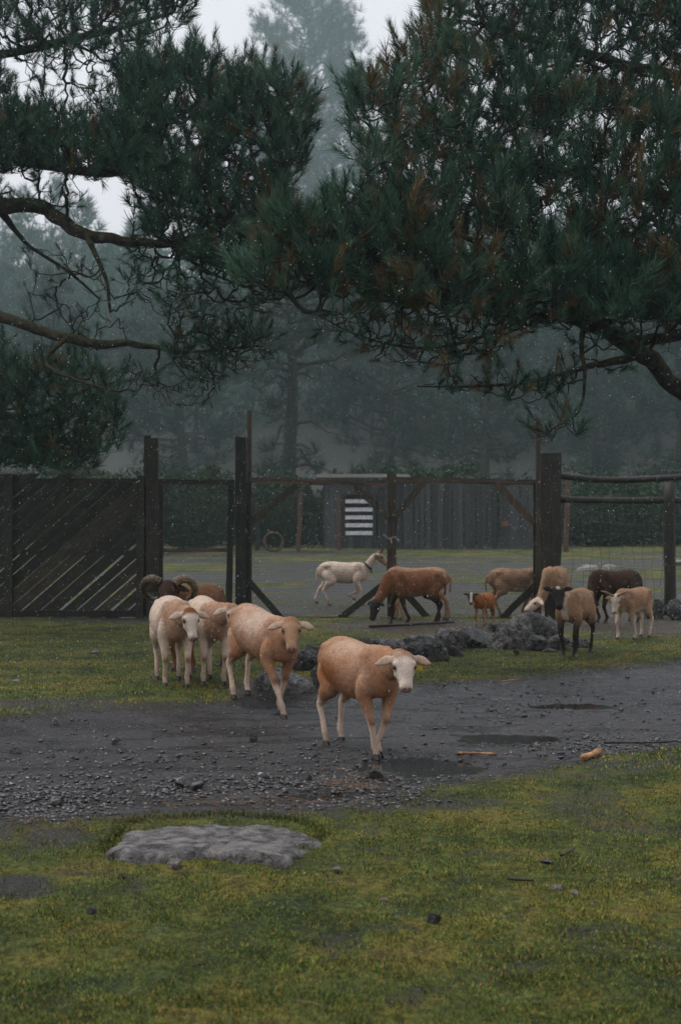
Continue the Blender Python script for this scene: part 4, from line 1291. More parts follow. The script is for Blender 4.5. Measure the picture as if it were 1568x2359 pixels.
# ---------------------------------------------------------------- sheep and goats
class Flesh:
    """Overlapping closed lofts, later fused into one skin."""
    def __init__(s):
        s.V = []; s.F = []; s.T = []
    def loft(s, C, S, U, w, h, part, n=20, hb=None):
        """rings: centres, side and up vectors, half widths, half heights (hb: lower half heights)"""
        C = np.asarray(C, float); K = len(C)
        S = np.broadcast_to(np.asarray(S, float), (K, 3)); U = np.broadcast_to(np.asarray(U, float), (K, 3))
        w = np.broadcast_to(np.asarray(w, float), (K,)); h = np.broadcast_to(np.asarray(h, float), (K,))
        hb = h if hb is None else np.broadcast_to(np.asarray(hb, float), (K,))
        a = np.arange(n) / n * 2 * np.pi
        hh = np.where(np.sin(a)[None, :] > 0, h[:, None], hb[:, None])
        V = C[:, None] + (w[:, None] * np.cos(a)[None])[..., None] * S[:, None] + (hh * np.sin(a)[None])[..., None] * U[:, None]
        b = len(s.V)
        s.V += V.reshape(-1, 3).tolist()
        for k in range(K):
            s.T += [(part, k / (K - 1), float(x)) for x in a]
        # orientation test
        ax = C[-1] - C[0]
        flip = np.dot(np.cross(S[K // 2], U[K // 2]), ax) < 0
        for k in range(K - 1):
            for i in range(n):
                j = (i + 1) % n
                f = [b + k * n + i, b + k * n + j, b + (k + 1) * n + j, b + (k + 1) * n + i]
                s.F.append(f[::-1] if flip else f)
        c0 = [b + i for i in range(n)]; c1 = [b + (K - 1) * n + i for i in range(n)]
        s.F.append(c0 if flip else c0[::-1]); s.F.append(c1[::-1] if flip else c1)
    def tube(s, P, R, part, m=4, n=14, side=(0, 1, 0), flat=1.0):
        A = catmull(np.concatenate([np.asarray(P, float), np.asarray(R, float)[:, None]], 1), m)
        C, r = A[:, :3], np.maximum(A[:, 3], 0.004)
        T = np.gradient(C, axis=0); T /= np.linalg.norm(T, axis=1, keepdims=True) + 1e-9
        S = np.asarray(side, float) - T * (T @ np.asarray(side, float))[:, None]
        S /= np.linalg.norm(S, axis=1, keepdims=True)
        U = np.cross(T, S)
        s.loft(C, S, U, r * flat, r, part, n)
    def ball(s, c, r, part, sc=(1, 1, 1)):
        t = np.linspace(0.12, np.pi - 0.12, 7)
        C = np.array(c)[None] + np.stack([-np.cos(t) * r * sc[0], 0 * t, 0 * t], -1)
        s.loft(C, (0, 1, 0), (0, 0, 1), np.sin(t) * r * sc[1], np.sin(t) * r * sc[2], part, 10)

def ik(a, b, l1, l2, bend):
    a = np.asarray(a, float); b = np.asarray(b, float)
    d = b - a; L = np.linalg.norm(d)
    u = d / L
    if L > (l1 + l2) * 0.998:
        return a + u * L * l1 / (l1 + l2)
    x = (l1 * l1 - l2 * l2 + L * L) / (2 * L)
    h = math.sqrt(max(l1 * l1 - x * x, 0))
    w = np.asarray(bend, float); w = w - u * np.dot(w, u); w = unit(w)
    return a + u * x + w * h

PAL = {
    'foxy': np.array([0.28, 0.125, 0.058]),
    'tan': np.array([0.37, 0.178, 0.088]), 'cream': np.array([0.66, 0.505, 0.395]), 'rust': np.array([0.27, 0.095, 0.028]),
    'white': np.array([0.60, 0.51, 0.435]), 'dark': np.array([0.028, 0.023, 0.02]), 'brown': np.array([0.165, 0.068, 0.03]),
    'deep': np.array([0.04, 0.020, 0.012]), 'sand': np.array([0.33, 0.195, 0.115]), 'pink': np.array([0.42, 0.22, 0.18]), 'mud': np.array([0.075, 0.055, 0.04]),
    'greyb': np.array([0.16, 0.13, 0.11]),
}

def animal(name, label, cat, loc, yaw, scale=1.0, hooves=None, poll=(0.50, 0, 0.66), hyaw=0.0, hpitch=-55, hroll=0,
           coat=None, voxel=0.0085, belly=1.0, girth=1.0, neck=1.0, headlen=1.0, headw=1.0, ear=0.135, ear_drop=0.15, hair=0, hair_len=0.013,
           horns=None, group='sheep and goats in the rain', legs=1.0, tail=True, hump=0.0, tagged=False, collar=False, eyes=True, beard=False, ear_up=0.0):
    root = empty(name, (loc[0], loc[1], 0), math.radians(yaw))
    ca, sa = math.cos(math.radians(yaw)), math.sin(math.radians(yaw))
    hv = hooves or [(0.20, 0, 0), (0.20, 0, 0), (-0.36, 0, 0), (-0.36, 0, 0)]   # front left, front right, hind left, hind right: x, extra y, lift
    lat = [0.085, -0.085, 0.09, -0.09]
    ft = []
    for (hx, hy, lift), la in zip(hv, lat):
        lx, ly = hx * scale, (la + hy) * scale
        wx, wy = loc[0] + lx * ca - ly * sa, loc[1] + lx * sa + ly * ca
        ft.append([hx, la + hy, gz(wx, wy), lift])
    zf = (ft[0][2] + ft[1][2]) / 2; zh = (ft[2][2] + ft[3][2]) / 2
    zg = (zf + zh) / 2
    root.location.z = zg
    root.scale = (scale,) * 3
    tilt = (zf - zh) / 0.56 / scale * 0.7
    for f in ft: f[2] = (f[2] - zg) / scale + f[3]
    fl = Flesh()
    # trunk
    st = np.array([  # x, centre z, half width, upper half height, lower half height
        (-0.455, 0.575, 0.035, 0.045, 0.05), (-0.44, 0.575, 0.075, 0.085, 0.09), (-0.40, 0.575, 0.112, 0.118, 0.12), (-0.32, 0.57, 0.135, 0.152, 0.14),
        (-0.22, 0.56, 0.163, 0.168, 0.172), (-0.08, 0.545, 0.170, 0.170, 0.180), (0.06, 0.54, 0.155, 0.170, 0.178), (0.16, 0.55, 0.138, 0.168, 0.168),
        (0.24, 0.55, 0.120, 0.165, 0.165), (0.30, 0.545, 0.095, 0.14, 0.145), (0.345, 0.54, 0.065, 0.10, 0.105), (0.375, 0.535, 0.03, 0.05, 0.05)])
    st[:, 1] += tilt * st[:, 0]
    mid = np.exp(-((st[:, 0] + 0.05) / 0.2) ** 2)
    st[:, 2] *= .92 * girth * (1 + (belly - 1) * mid)
    st[:, 4] *= (1 + (belly - 1) * mid)
    st[:, 3] += hump * np.exp(-((st[:, 0] + 0.30) / 0.13) ** 2)
    st = catmull(st, 4)
    C = np.stack([st[:, 0], 0 * st[:, 0], st[:, 1]], -1)
    fl.loft(C, (0, 1, 0), (0, 0, 1), st[:, 2], st[:, 3], 'trunk', 28, st[:, 4])
    # hip bones and shoulder blades give the back its relief
    for s_ in (1, -1):
        fl.ball((-0.30, s_ * 0.085, 0.655 + tilt * -0.3 + hump * .6), 0.055, 'trunk', (1.3, .8, .8))
        fl.ball((0.19, s_ * 0.075, 0.61 + tilt * 0.2), 0.085, 'trunk', (0.85, .62, 1.25))
    # head frame
    hy, hp = math.radians(hyaw), math.radians(hpitch)
    f = np.array([math.cos(hp) * math.cos(hy), math.cos(hp) * math.sin(hy), math.sin(hp)])
    sd = np.array([-math.sin(hy), math.cos(hy), 0.0])
    up = np.cross(f, sd)
    if hroll:
        a = math.radians(hroll); sd, up = sd * math.cos(a) + up * math.sin(a), up * math.cos(a) - sd * math.sin(a)
    P = np.array(poll, float)
    L = headlen
    W = headw
    hd = np.array([(-0.045, -.004, 0.030, 0.034), (-0.03, 0.0, 0.052, 0.056), (0.0, 0.004, 0.064, 0.066), (0.04, 0.004, 0.066, 0.068), (0.075, 0.0, 0.064, 0.070), (0.11, -0.006, 0.052, 0.066),
                   (0.145, -0.012, 0.045, 0.056), (0.175, -0.016, 0.040, 0.048), (0.20, -0.018, 0.040, 0.044), (0.22, -0.02, 0.039, 0.039), (0.236, -0.022, 0.030, 0.030), (0.243, -0.023, 0.014, 0.016)])
    hd = catmull(hd, 3)
    fl.loft(P + f * (hd[:, :1] * L) + up * hd[:, 1:2], sd, up, hd[:, 2] * W, hd[:, 3], 'head', 20)
    def hpnt(t, s_, u): return P + f * t * L + sd * s_ * W + up * u
    for s_ in (1, -1):
        fl.ball(hpnt(0.062, s_ * 0.050, 0.030), 0.021, 'brow')
        fl.ball(hpnt(0.10, s_ * 0.034, -0.03), 0.030, 'head')
        fl.ball(hpnt(0.222, s_ * 0.017, -0.005), 0.017, 'nose')
        fl.ball(hpnt(0.225, s_ * 0.018, -0.036), 0.016, 'lip')
        # ear: a flattened leaf
        e0 = hpnt(0.005, s_ * 0.045, 0.012)
        ed = unit(sd * s_ - f * 0.10 - up * ear_drop * 0.35 + np.array([0, 0, -ear_drop + ear_up]))
        er = unit(np.cross(ed, up + f * 0.45)); 
        eu = np.cross(er, ed)
        tt = np.array([0, .18, .4, .62, .82, 1.0]); we = np.array([.018, .024, .033, .032, .021, .005]); he = np.array([.016, .013, .011, .010, .008, .005])
        Ce = e0 + ed * (tt * ear)[:, None] + np.array([0, 0, -1.0]) * (0.025 * tt ** 2)[:, None]
        A = catmull(np.concatenate([Ce, we[:, None], he[:, None]], 1), 3)
        fl.loft(A[:, :3], er, eu, A[:, 3], A[:, 4], 'ear', 12)
    # neck
    b0 = np.array([0.17, 0, 0.575 + tilt * .2]); b1 = np.array([0.29, 0.0, 0.60 + tilt * .3])
    e = P - f * 0.012 - up * 0.012
    dirv = e - b1
    m1 = b1 + dirv * 0.40 + np.array([0.01, 0, -0.012]); m2 = b1 + dirv * 0.74 + np.array([0, 0, 0.0])
    pts = np.stack([b0, b1, m1, m2, e])
    wv = np.array([0.095, 0.082, 0.064, 0.056, 0.052]) * neck; hh = np.array([0.150, 0.125, 0.092, 0.075, 0.064]) * neck
    A = catmull(np.concatenate([pts, wv[:, None], hh[:, None]], 1), 4)
    T = np.gradient(A[:, :3], axis=0); T /= np.linalg.norm(T, axis=1, keepdims=True)
    tt = np.linspace(0, 1, len(A))[:, None]
    S = np.array([[0, 1.0, 0]]) * (1 - tt) + sd[None] * tt
    S = S - T * (S * T).sum(1, keepdims=True); S /= np.linalg.norm(S, axis=1, keepdims=True)
    fl.loft(A[:, :3], S, np.cross(T, S), A[:, 3], A[:, 4], 'neck', 18)
    # legs
    lg = legs
    soles = []
    for i in range(4):
        s_ = 1 if i % 2 == 0 else -1
        x, y, z, lift = ft[i]
        T_ = np.array([x, y, z])
        front = i < 2
        back = 0.05 if lift > 0.02 else 0.0
        if front:
            Fp = T_ + np.array([-0.028 - back, 0, 0.082])
            Sh = np.array([0.215, s_ * 0.07, 0.60 + tilt * .2]); E = np.array([0.185, s_ * 0.098, 0.415 + tilt * .2])
            K = ik(E, Fp, 0.195, 0.155, (1, 0, 0.1))
            pts = [Sh, (Sh + E) / 2 + np.array([.01, 0, 0]), E, E * .55 + K * .45, K + (E - K) * 0.12, K, K * .9 + Fp * .1 , K * .5 + Fp * .5, Fp * .88 + K * .12, Fp, T_ + np.array([-0.012, 0, 0.045]), T_ + np.array([0, 0, 0.018])]
            R = np.array([.035, .066, .06, .041, .031, .0305, .027, .0215, .0235, .026, .0225, .027])
        else:
            Fp = T_ + np.array([-0.024 - back, 0, 0.085])
            Hp = np.array([-0.315, s_ * 0.05, 0.62 - tilt * .3]); St = np.array([-0.245 + 0.22 * (x + 0.36), s_ * 0.102, 0.415 - tilt * .25])
            K = ik(St, Fp, 0.215, 0.195, (-1, 0, 0.2))
            pts = [Hp, (Hp * .5 + St * .5) + np.array([-.035, s_ * -.008, 0]), St, St * .62 + K * .38 + np.array([-.012, 0, 0]), St * .3 + K * .7, K * .92 + St * .08, K + (Fp - K) * .08, K * .5 + Fp * .5, Fp * .88 + K * .12, Fp, T_ + np.array([-0.010, 0, 0.045]), T_ + np.array([0, 0, 0.018])]
            R = np.array([.03, .095, .080, .058, .038, .031, .029, .0215, .0235, .0255, .0225, .0265])
        R[3:] *= lg
        fl.tube(pts, R, 'foreleg' if front else 'hindleg', 4, 14, flat=0.86 if not front else 0.92)
        soles.append((T_, lift))
    if tail:
        tz = 0.615 - tilt * .44
        fl.tube([(-0.42, 0, tz), (-0.465, 0.005, tz - 0.02), (-0.485, 0.01, tz - 0.09), (-0.48, 0.015, tz - 0.2), (-0.47, 0.015, tz - 0.25)], [.026, .023, .02, .016, .007], 'tail', 4, 10)
    if beard:
        c = hpnt(0.17, 0, -0.05)
        fl.tube([c + up * .02, c + np.array([0, 0, -.03]), c + np.array([-.01, 0, -.09])], [.02, .016, .004], 'head', 3, 8)
    # fuse
    me = mesh('body', np.array(fl.V), fl.F)
    body = bpy.data.objects.new('body', me)
    COL.objects.link(body)
    md = body.modifiers.new('fuse', 'REMESH'); md.mode = 'VOXEL'; md.voxel_size = voxel; md.use_smooth_shade = True
    sm = body.modifiers.new('soften', 'SMOOTH'); sm.factor = 0.5; sm.iterations = max(3, int(round(5 * 0.0085 / voxel)))
    dg = bpy.context.evaluated_depsgraph_get()
    me2 = bpy.data.meshes.new_from_object(body.evaluated_get(dg))
    body.modifiers.clear()
    body.data = me2
    bpy.data.meshes.remove(me)
    me2.name = 'body'
    me2.polygons.foreach_set('use_smooth', np.ones(len(me2.polygons), dtype=bool))
    n = len(me2.vertices)
    X = np.empty(n * 3, dtype=np.float32); me2.vertices.foreach_get('co', X); X = X.reshape(-1, 3)
    N = np.empty(n * 3, dtype=np.float32); me2.vertices.foreach_get('normal', N); N = N.reshape(-1, 3)
    kd = KDTree(len(fl.V))
    for i, v in enumerate(fl.V): kd.insert(v, i)
    kd.balance()
    own = [kd.find(Vector(p))[1] for p in X]
    part = np.array([fl.T[i][0] for i in own]); t = np.array([fl.T[i][1] for i in own])
    # head coordinates
    rel = X - P
    hx, hs, hu = rel @ f / L, rel @ sd, rel @ up
    nz = np.array([mnoise.noise(Vector((p[0] * 9 + loc[0] * 5, p[1] * 9, p[2] * 9))) for p in X]) * 0.6 + np.array([mnoise.noise(Vector((p[0] * 25, p[1] * 25 + loc[0], p[2] * 25))) for p in X]) * 0.4
    c = coat(dict(X=X, N=N, part=part, t=t, hx=hx, hs=hs, hu=hu, nz=nz))
    # common marks: dark nostrils, mouth, eye rims, ear insides
    hm = (part == 'head') | (part == 'brow') | (part == 'nose') | (part == 'lip')
    def paint(mask, col):
        mk = np.clip(mask, 0, 1)[:, None]
        return c * (1 - mk) + np.asarray(col) * mk
    for s_ in (1, -1):
        d = np.sqrt((hx - 0.234) ** 2 + (hs - s_ * 0.0145) ** 2 + (hu + 0.002) ** 2)
        c = paint((1 - smoothstep(0.006, 0.013, d)) * hm, (0.03, 0.015, 0.012))
        d = np.sqrt(((hx - 0.078) / 1.5) ** 2 + (hs - s_ * 0.058 * W) ** 2 + (hu - 0.018) ** 2)
        c = paint((1 - smoothstep(0.012, 0.024, d)) * hm * 0.85, (0.05, 0.032, 0.024))
    d = np.abs(hu + 0.024 + 0.05 * (0.25 - hx))
    c = paint((1 - smoothstep(0.003, 0.008, d)) * (hx > 0.185) * hm * 0.8, (0.05, 0.03, 0.025))
    # smooth colour borders
    ne = len(me2.edges); E = np.empty(ne * 2, dtype=np.int32); me2.edges.foreach_get('vertices', E); E = E.reshape(-1, 2)
    deg = np.bincount(E.ravel(), minlength=n)[:, None].astype(float)
    for _ in range(2):
        acc = np.zeros_like(c)
        np.add.at(acc, E[:, 0], c[E[:, 1]]); np.add.at(acc, E[:, 1], c[E[:, 0]])
        c = 0.5 * c + 0.5 * acc / np.maximum(deg, 1)
    cc = np.ones((n, 4), dtype=np.float32); cc[:, :3] = np.clip(c, 0.003, 0.85)
    at_ = me2.color_attributes.new('Col', 'FLOAT_COLOR', 'POINT'); at_.data.foreach_set('color', cc.ravel())
    me2.materials.clear(); me2.materials.append(MAT['fur'])
    body.parent = root
    # short coat hair
    if hair:
        me2.calc_loop_triangles()
        nt_ = len(me2.loop_triangles)
        tri = np.empty(nt_ * 3, dtype=np.int32); me2.loop_triangles.foreach_get('vertices', tri); tri = tri.reshape(-1, 3)
        ar = np.linalg.norm(np.cross(X[tri[:, 1]] - X[tri[:, 0]], X[tri[:, 2]] - X[tri[:, 0]]), axis=1)
        short = np.where(np.isin(part, ['trunk', 'neck', 'tail']), 1.0, np.where(np.isin(part, ['foreleg', 'hindleg']), 0.32, 0.0))
        r = np.random.default_rng(int(abs(loc[0]) * 1000) + 5)
        pick = r.choice(nt_, hair, p=ar / ar.sum())
        w3 = r.dirichlet((1, 1, 1), hair)
        tp = tri[pick]
        p = (X[tp] * w3[..., None]).sum(1); nn = (N[tp] * w3[..., None]).sum(1); col = (cc[tp, :3] * w3[..., None]).sum(1); ss = short[tp[:, 0]]
        flow = np.array([-1.0, 0, -0.75])[None] + 0.9 * np.stack([np.array([0.0] * hair), 0 * p[:, 0], np.sin(p[:, 0] * 21 + p[:, 2] * 9)], -1) * 0.35 + r.normal(0, 0.28, (hair, 3))
        flow -= nn * (flow * nn).sum(1, keepdims=True); flow /= np.linalg.norm(flow, axis=1, keepdims=True)
        clump = 0.5 + 0.5 * np.sin(p[:, 0] * 105 + 3.2 * np.sin(p[:, 2] * 33 + 2 * np.sin(p[:, 0] * 19)) + 2.2 * np.sin(p[:, 1] * 27 + p[:, 2] * 55))
        d = flow + nn * (0.10 + 0.22 * r.uniform(0, 1, hair) + 0.12 * clump)[:, None]
        ln = hair_len * ss * r.uniform(0.6, 1.3, hair)
        sv = np.cross(nn, flow) * (0.0015 * (0.7 + 0.6 * r.uniform(0, 1, hair)))[:, None]
        base = p - nn * 0.001
        Vh = np.stack([base - sv, base + sv, base + d * ln[:, None]], 1).reshape(-1, 3)
        ch = np.repeat(col * (r.uniform(0.72, 1.1, hair) * (0.58 + 0.56 * clump))[:, None], 3, axis=0)
        tag(ob('coat', Vh, np.arange(3 * hair).reshape(-1, 3), MAT['hair'], root, ch), kind='stuff')
    # eyes
    if eyes:
        me_eye = eye_mesh()
        for s_ in (1, -1):
            o = instance('eye', me_eye, root); o.location = Vector(hpnt(0.077, s_ * 0.0555, 0.0165)); o.scale = (0.0145,) * 3
    # hooves: two toes each
    mh = hoof_mesh()
    for T_, lift in soles:
        o = instance('hoof', mh, root); o.location = Vector(T_ + np.array([0, 0, 0.0]))
        if lift > 0.02: o.rotation_euler = (0, math.radians(35), 0)
    if horns:
        horns(root, hpnt, f, sd, up)
    if tagged:
        b = MB()
        e0 = hpnt(0.022, tagged * 0.095, -0.03)
        o = empty_part_tag(root, e0, f, sd, up)
    if collar:
        k = int(len(A) * 0.45)
        rr = [A[k, :3] + (A[k, 3] + .008) * math.cos(a) * S[k] + (A[k, 4] + .008) * math.sin(a) * np.cross(T[k], S[k]) for a in np.linspace(0, 2 * math.pi, 25)[:-1]]
        rr = np.array(rr); m_ = MB()
        nn = len(rr); rad = rr - A[k, :3]; rad /= np.linalg.norm(rad, axis=1, keepdims=True)
        t0 = T[k]
        Vc = np.concatenate([rr - t0 * .016, rr + t0 * .016, rr + rad * .007 + t0 * .016, rr + rad * .007 - t0 * .016])
        Fc = []
        for i in range(nn):
            j = (i + 1) % nn
            for a, b in ((0, 1), (1, 2), (2, 3), (3, 0)):
                Fc.append([a * nn + i, a * nn + j, b * nn + j, b * nn + i])
        m_.add(Vc, Fc); m_.build('collar', MAT['leather'], root)
        low = rr[np.argmin(rr[:, 2])]
        m2_ = MB(); m2_.add(*tube_vf([low + (0, 0, .0), low + (0, 0, -.02), low + (0, 0, -.055), low + (0, 0, -.06)], [.008, .016, .024, .02], 10)); m2_.build('bell', MAT['rust'], root)
    tag(root, label, cat, group)
    return root

_shared = {}
def eye_mesh():
    if 'eye' not in _shared:
        bm = bmesh.new(); bmesh.ops.create_uvsphere(bm, u_segments=12, v_segments=8, radius=1)
        me = bpy.data.meshes.new('eye'); bm.to_mesh(me); bm.free()
        me.polygons.foreach_set('use_smooth', np.ones(len(me.polygons), dtype=bool)); me.materials.append(MAT['eye'])
        _shared['eye'] = me
    return _shared['eye']

def hoof_mesh():
    if 'hoof' not in _shared:
        m = MB()
        for s_ in (1, -1):
            lo = [(-0.024, .004), (-0.02, .023), (0.01, .026), (0.036, .014), (0.040, .006), (0.03, .003)]
            hi = [(-0.024, .004), (-0.02, .019), (0.002, .021), (0.016, .013), (0.019, .006), (0.012, .003)]
            n = len(lo)
            V = [(a, b * s_, 0.0) for a, b in lo] + [(a, b * s_, 0.034 if a > 0 else 0.026) for a, b in hi]
            F = [list(range(n)), list(range(2 * n - 1, n - 1, -1))] + [[(i + 1) % n, i, n + i, n + (i + 1) % n] for i in range(n)]
            if s_ > 0: F = [g[::-1] for g in F]
            m.add(V, F)
        me = mesh('hoof', np.array(m.V), m.F); me.materials.append(MAT['hoof'])
        _shared['hoof'] = me
    return _shared['hoof']

def empty_part_tag(root, c, f, sd, up):
    m = MB()
    # plate with a neck, facing forward under the ear
    w, h, th = 0.024, 0.026, 0.0025
    pl = [(-w, -h), (w, -h), (w, h * .4), (w * .45, h), (-w * .45, h), (-w, h * .4)]
    c = np.asarray(c) + np.array([0, 0, -0.012])
    r = unit(sd + 0.2 * f); u2 = np.array([0, 0, 1.0]); nn = np.cross(r, u2)
    V = [c + r * a + u2 * b + nn * th for a, b in pl] + [c + r * a + u2 * b - nn * th for a, b in pl]
    n = len(pl)
    F = [list(range(n)), list(range(2 * n - 1, n - 1, -1))] + [[(i + 1) % n, i, n + i, n + (i + 1) % n] for i in range(n)]
    m.add(V, F)
    m.add(*tube_vf([c + u2 * h * .7 + nn * -.01, c + u2 * h * .7 + nn * .01], [.008, .008], 10))
    return m.build('ear_tag', MAT['tag'], root)

def horn_mesh(root, pts, radii, ridges, name='horn'):
    A = catmull(np.concatenate([np.asarray(pts, float), np.asarray(radii, float)[:, None]], 1), 10)
    R = A[:, 3] * (1 + 0.06 * np.sin(np.arange(len(A)) * ridges))
    V, F = tube_vf(A[:, :3], np.maximum(R, .002), 12)
    return ob(name, V, F, MAT['horn'], root, None, True)

# ---- coat patterns
def P_(k): return PAL[k][None]
def mixm(c, m, col): m = np.clip(m, 0, 1)[:, None]; return c * (1 - m) + col * m

def coat_tan(base='tan', light='cream', face='white', flank=0.0, back_sheen=0.5, knees=1.0, legs='cream', crown='tan', belly='sand', seed=0, neckc=None, rump=None, pale=0.0):
    def fn(d):
        X, N, part, t, nz = d['X'], d['N'], d['part'], d['t'], d['nz']
        c = np.repeat(P_(base), len(X), 0)
        c = mixm(c, smoothstep(0.05, 0.95, 0.42 + nz * 0.5 + 0.45 * (X[:, 2] - 0.5) / 0.2 * back_sheen) * 0.62, P_(light))  # pale coat patches, plus sky sheen on the back put into the colour
        if pale: c = mixm(c, pale * np.exp(-(((X[:, 0] - .06) / .16) ** 2 + ((X[:, 2] - .66) / .09) ** 2)) * (1 + nz), P_('white'))
        if rump: c = mixm(c, (smoothstep(-.05, -.42, X[:, 0] + .10 * nz) * (part == 'trunk') + (part == 'tail')) * .85, P_(rump))
        if neckc: c = mixm(c, np.maximum((part == 'neck') * 1.0, (part == 'trunk') * smoothstep(.02, .30, X[:, 0] + .10 * nz)) * .72, P_(neckc))
        if flank:
            q = np.exp(-(((X[:, 0] + 0.17) / 0.20) ** 2 + ((X[:, 2] - 0.52) / 0.11) ** 2)) * (part != 'neck')
            c = mixm(c, q * flank * (1 + .5 * nz), P_('rust'))
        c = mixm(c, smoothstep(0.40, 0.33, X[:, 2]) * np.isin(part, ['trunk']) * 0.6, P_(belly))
        lg = np.isin(part, ['foreleg', 'hindleg'])
        c = mixm(c, lg * smoothstep(0.25, 0.5, t) * 0.95, P_(legs))
        kn = lg * np.exp(-((X[:, 2] - 0.225) / 0.03) ** 2) * (part == 'foreleg') * smoothstep(0.0, 0.6, N[:, 0])
        c = mixm(c, kn * knees * 0.8, P_('rust') * 0.6)
        c = mixm(c, lg * smoothstep(0.16, 0.02, X[:, 2] + .05 * nz) * 0.6, P_('mud') * 1.5)
        c = mixm(c, np.isin(part, ['trunk', 'neck']) * smoothstep(.25, .6, nz) * .35, P_('rust'))
        hm = np.isin(part, ['head', 'brow', 'nose', 'lip'])
        c = mixm(c, hm * 0.92, P_(face))
        c = mixm(c, hm * smoothstep(0.055, 0.01, d['hx']) * smoothstep(-0.02, 0.04, d['hu']) * (0.95 + nz), P_(crown) * .75)
        c = mixm(c, (hm * smoothstep(0.21, 0.245, d['hx'])) * 0.6, P_('pink'))
        c = mixm(c, (part == 'ear') * 0.7, P_('cream') * 0.85)
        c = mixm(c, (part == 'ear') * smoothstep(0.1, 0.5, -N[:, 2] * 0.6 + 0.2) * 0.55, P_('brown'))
        return c
    return fn

def coat_solid(body, belly=None, legs=None, face=None, muzzle=None, star=False, stripe=False, face_part=1.0, ears=None, chest=None):
    def fn(d):
        X, N, part, t, nz = d['X'], d['N'], d['part'], d['t'], d['nz']
        c = np.repeat(P_(body), len(X), 0) * (1 + 0.45 * nz[:, None])
        if belly is not None: c = mixm(c, smoothstep(0.48, 0.38, X[:, 2] + nz * .05) * (part == 'trunk'), P_(belly))
        lg = np.isin(part, ['foreleg', 'hindleg'])
        if legs is not None: c = mixm(c, lg * smoothstep(0.12, 0.32, t), P_(legs))
        hm = np.isin(part, ['head', 'brow', 'nose', 'lip'])
        if face is not None: c = mixm(c, hm * face_part, P_(face))
        if muzzle is not None: c = mixm(c, hm * smoothstep(0.15, 0.2, d['hx']), P_(muzzle))
        if stripe: c = mixm(c, hm * (np.abs(d['hs']) < 0.026) * smoothstep(0.0, 0.03, d['hu']) * 1.0, P_('white') * .8)
        if star: c = mixm(c, hm * (np.abs(d['hs']) < 0.02) * (d['hx'] < 0.03) * (d['hu'] > 0.03), P_('white'))
        if ears is not None: c = mixm(c, (part == 'ear') * 1.0, P_(ears))
        if chest is not None: c = mixm(c, np.isin(part, ['neck', 'trunk']) * smoothstep(0.2, 0.34, X[:, 0]) * smoothstep(0.1, 0.5, N[:, 0]) * smoothstep(0.05, 0.02, np.abs(X[:, 1])), P_(chest))
        c = mixm(c, lg * smoothstep(0.08, 0.02, X[:, 2]) * 0.4, P_('mud'))
        return c
    return fn

def sheep_at(px, py, yaw, anchor_x, scale):
    """ground position of an animal whose point anchor_x (m ahead of its middle) stands at photo pixel px,py"""
    g = gpt(px, py)
    a = math.radians(yaw)
    return (g[0] - anchor_x * scale * math.cos(a), g[1] - anchor_x * scale * math.sin(a))

def goat_horns(length, spread, rad, back=1.0):
    def fn(root, hp, f, sd, up):
        for s_ in (1, -1):
            b = hp(0.015, s_ * 0.022, 0.055)
            bk = unit(-f * 0.55 + up * 0.8)
            p1 = b + up * length * .3 + sd * s_ * spread * .2
            p2 = b + bk * length * .75 + sd * s_ * spread * .6
            p3 = b + bk * length * .75 - f * length * .5 * back + sd * s_ * spread
            horn_mesh(root, [b - up * .02, b, p1, p2, p3], [rad, rad, rad * .85, rad * .6, .003], 1.1)
    return fn

def ram_horns(root, hp, f, sd, up):
    for s_ in (1, -1):
        c = hp(-0.015, s_ * 0.112, -0.06)
        pts, rad = [], []
        for k, a in enumerate(np.linspace(math.radians(128), math.radians(-215), 10)):
            q = k / 9
            r = 0.102 - 0.02 * q
            # spiral in the plane across the head, drifting outward and back, tip turned out
            pts.append(c - sd * s_ * math.cos(math.pi - a) * r * 0.95 + up * math.sin(a) * r * 1.25 - f * (0.05 * math.sin(q * math.pi)) + f * 0.03 * q + sd * s_ * 0.05 * q ** 3)
            rad.append(0.036 * (1 - q) ** 0.7 + 0.004)
        horn_mesh(root, pts, rad, 1.6)

def kid_horns(root, hp, f, sd, up):
    for s_ in (1, -1):
        b = hp(0.0, s_ * 0.026, 0.05)
        horn_mesh(root, [b - up * .02, b, b + up * .05 + sd * s_ * .05, b + up * .06 + sd * s_ * .12 - f * .03, b + up * .045 + sd * s_ * .18 - f * .05], [.018, .018, .016, .013, .005], 1.0)

# front sheep with the yellow tag
yw = -60
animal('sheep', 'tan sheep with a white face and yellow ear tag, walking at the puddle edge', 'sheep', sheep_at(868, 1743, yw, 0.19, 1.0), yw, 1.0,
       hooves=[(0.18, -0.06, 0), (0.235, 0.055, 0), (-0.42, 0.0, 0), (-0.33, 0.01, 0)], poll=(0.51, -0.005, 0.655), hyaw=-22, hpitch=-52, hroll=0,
       coat=coat_tan(flank=1.15, back_sheen=0.5, rump='tan', neckc='tan'), voxel=0.007, headlen=.92, headw=1.1, belly=1.10, girth=1.08, hair=34000, tagged=1, hump=0.012)
# second sheep stepping down into the mud
yw = -57
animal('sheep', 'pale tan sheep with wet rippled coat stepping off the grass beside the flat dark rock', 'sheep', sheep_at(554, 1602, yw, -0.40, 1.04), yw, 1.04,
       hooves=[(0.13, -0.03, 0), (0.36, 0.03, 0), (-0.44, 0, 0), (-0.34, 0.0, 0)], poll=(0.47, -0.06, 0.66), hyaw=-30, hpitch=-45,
       coat=coat_tan(flank=0.3, back_sheen=0.8, face='sand', crown='tan', rump='tan', neckc='tan', pale=.42), voxel=0.007, belly=1.06, girth=1.05, hair=34000, hump=0.02)
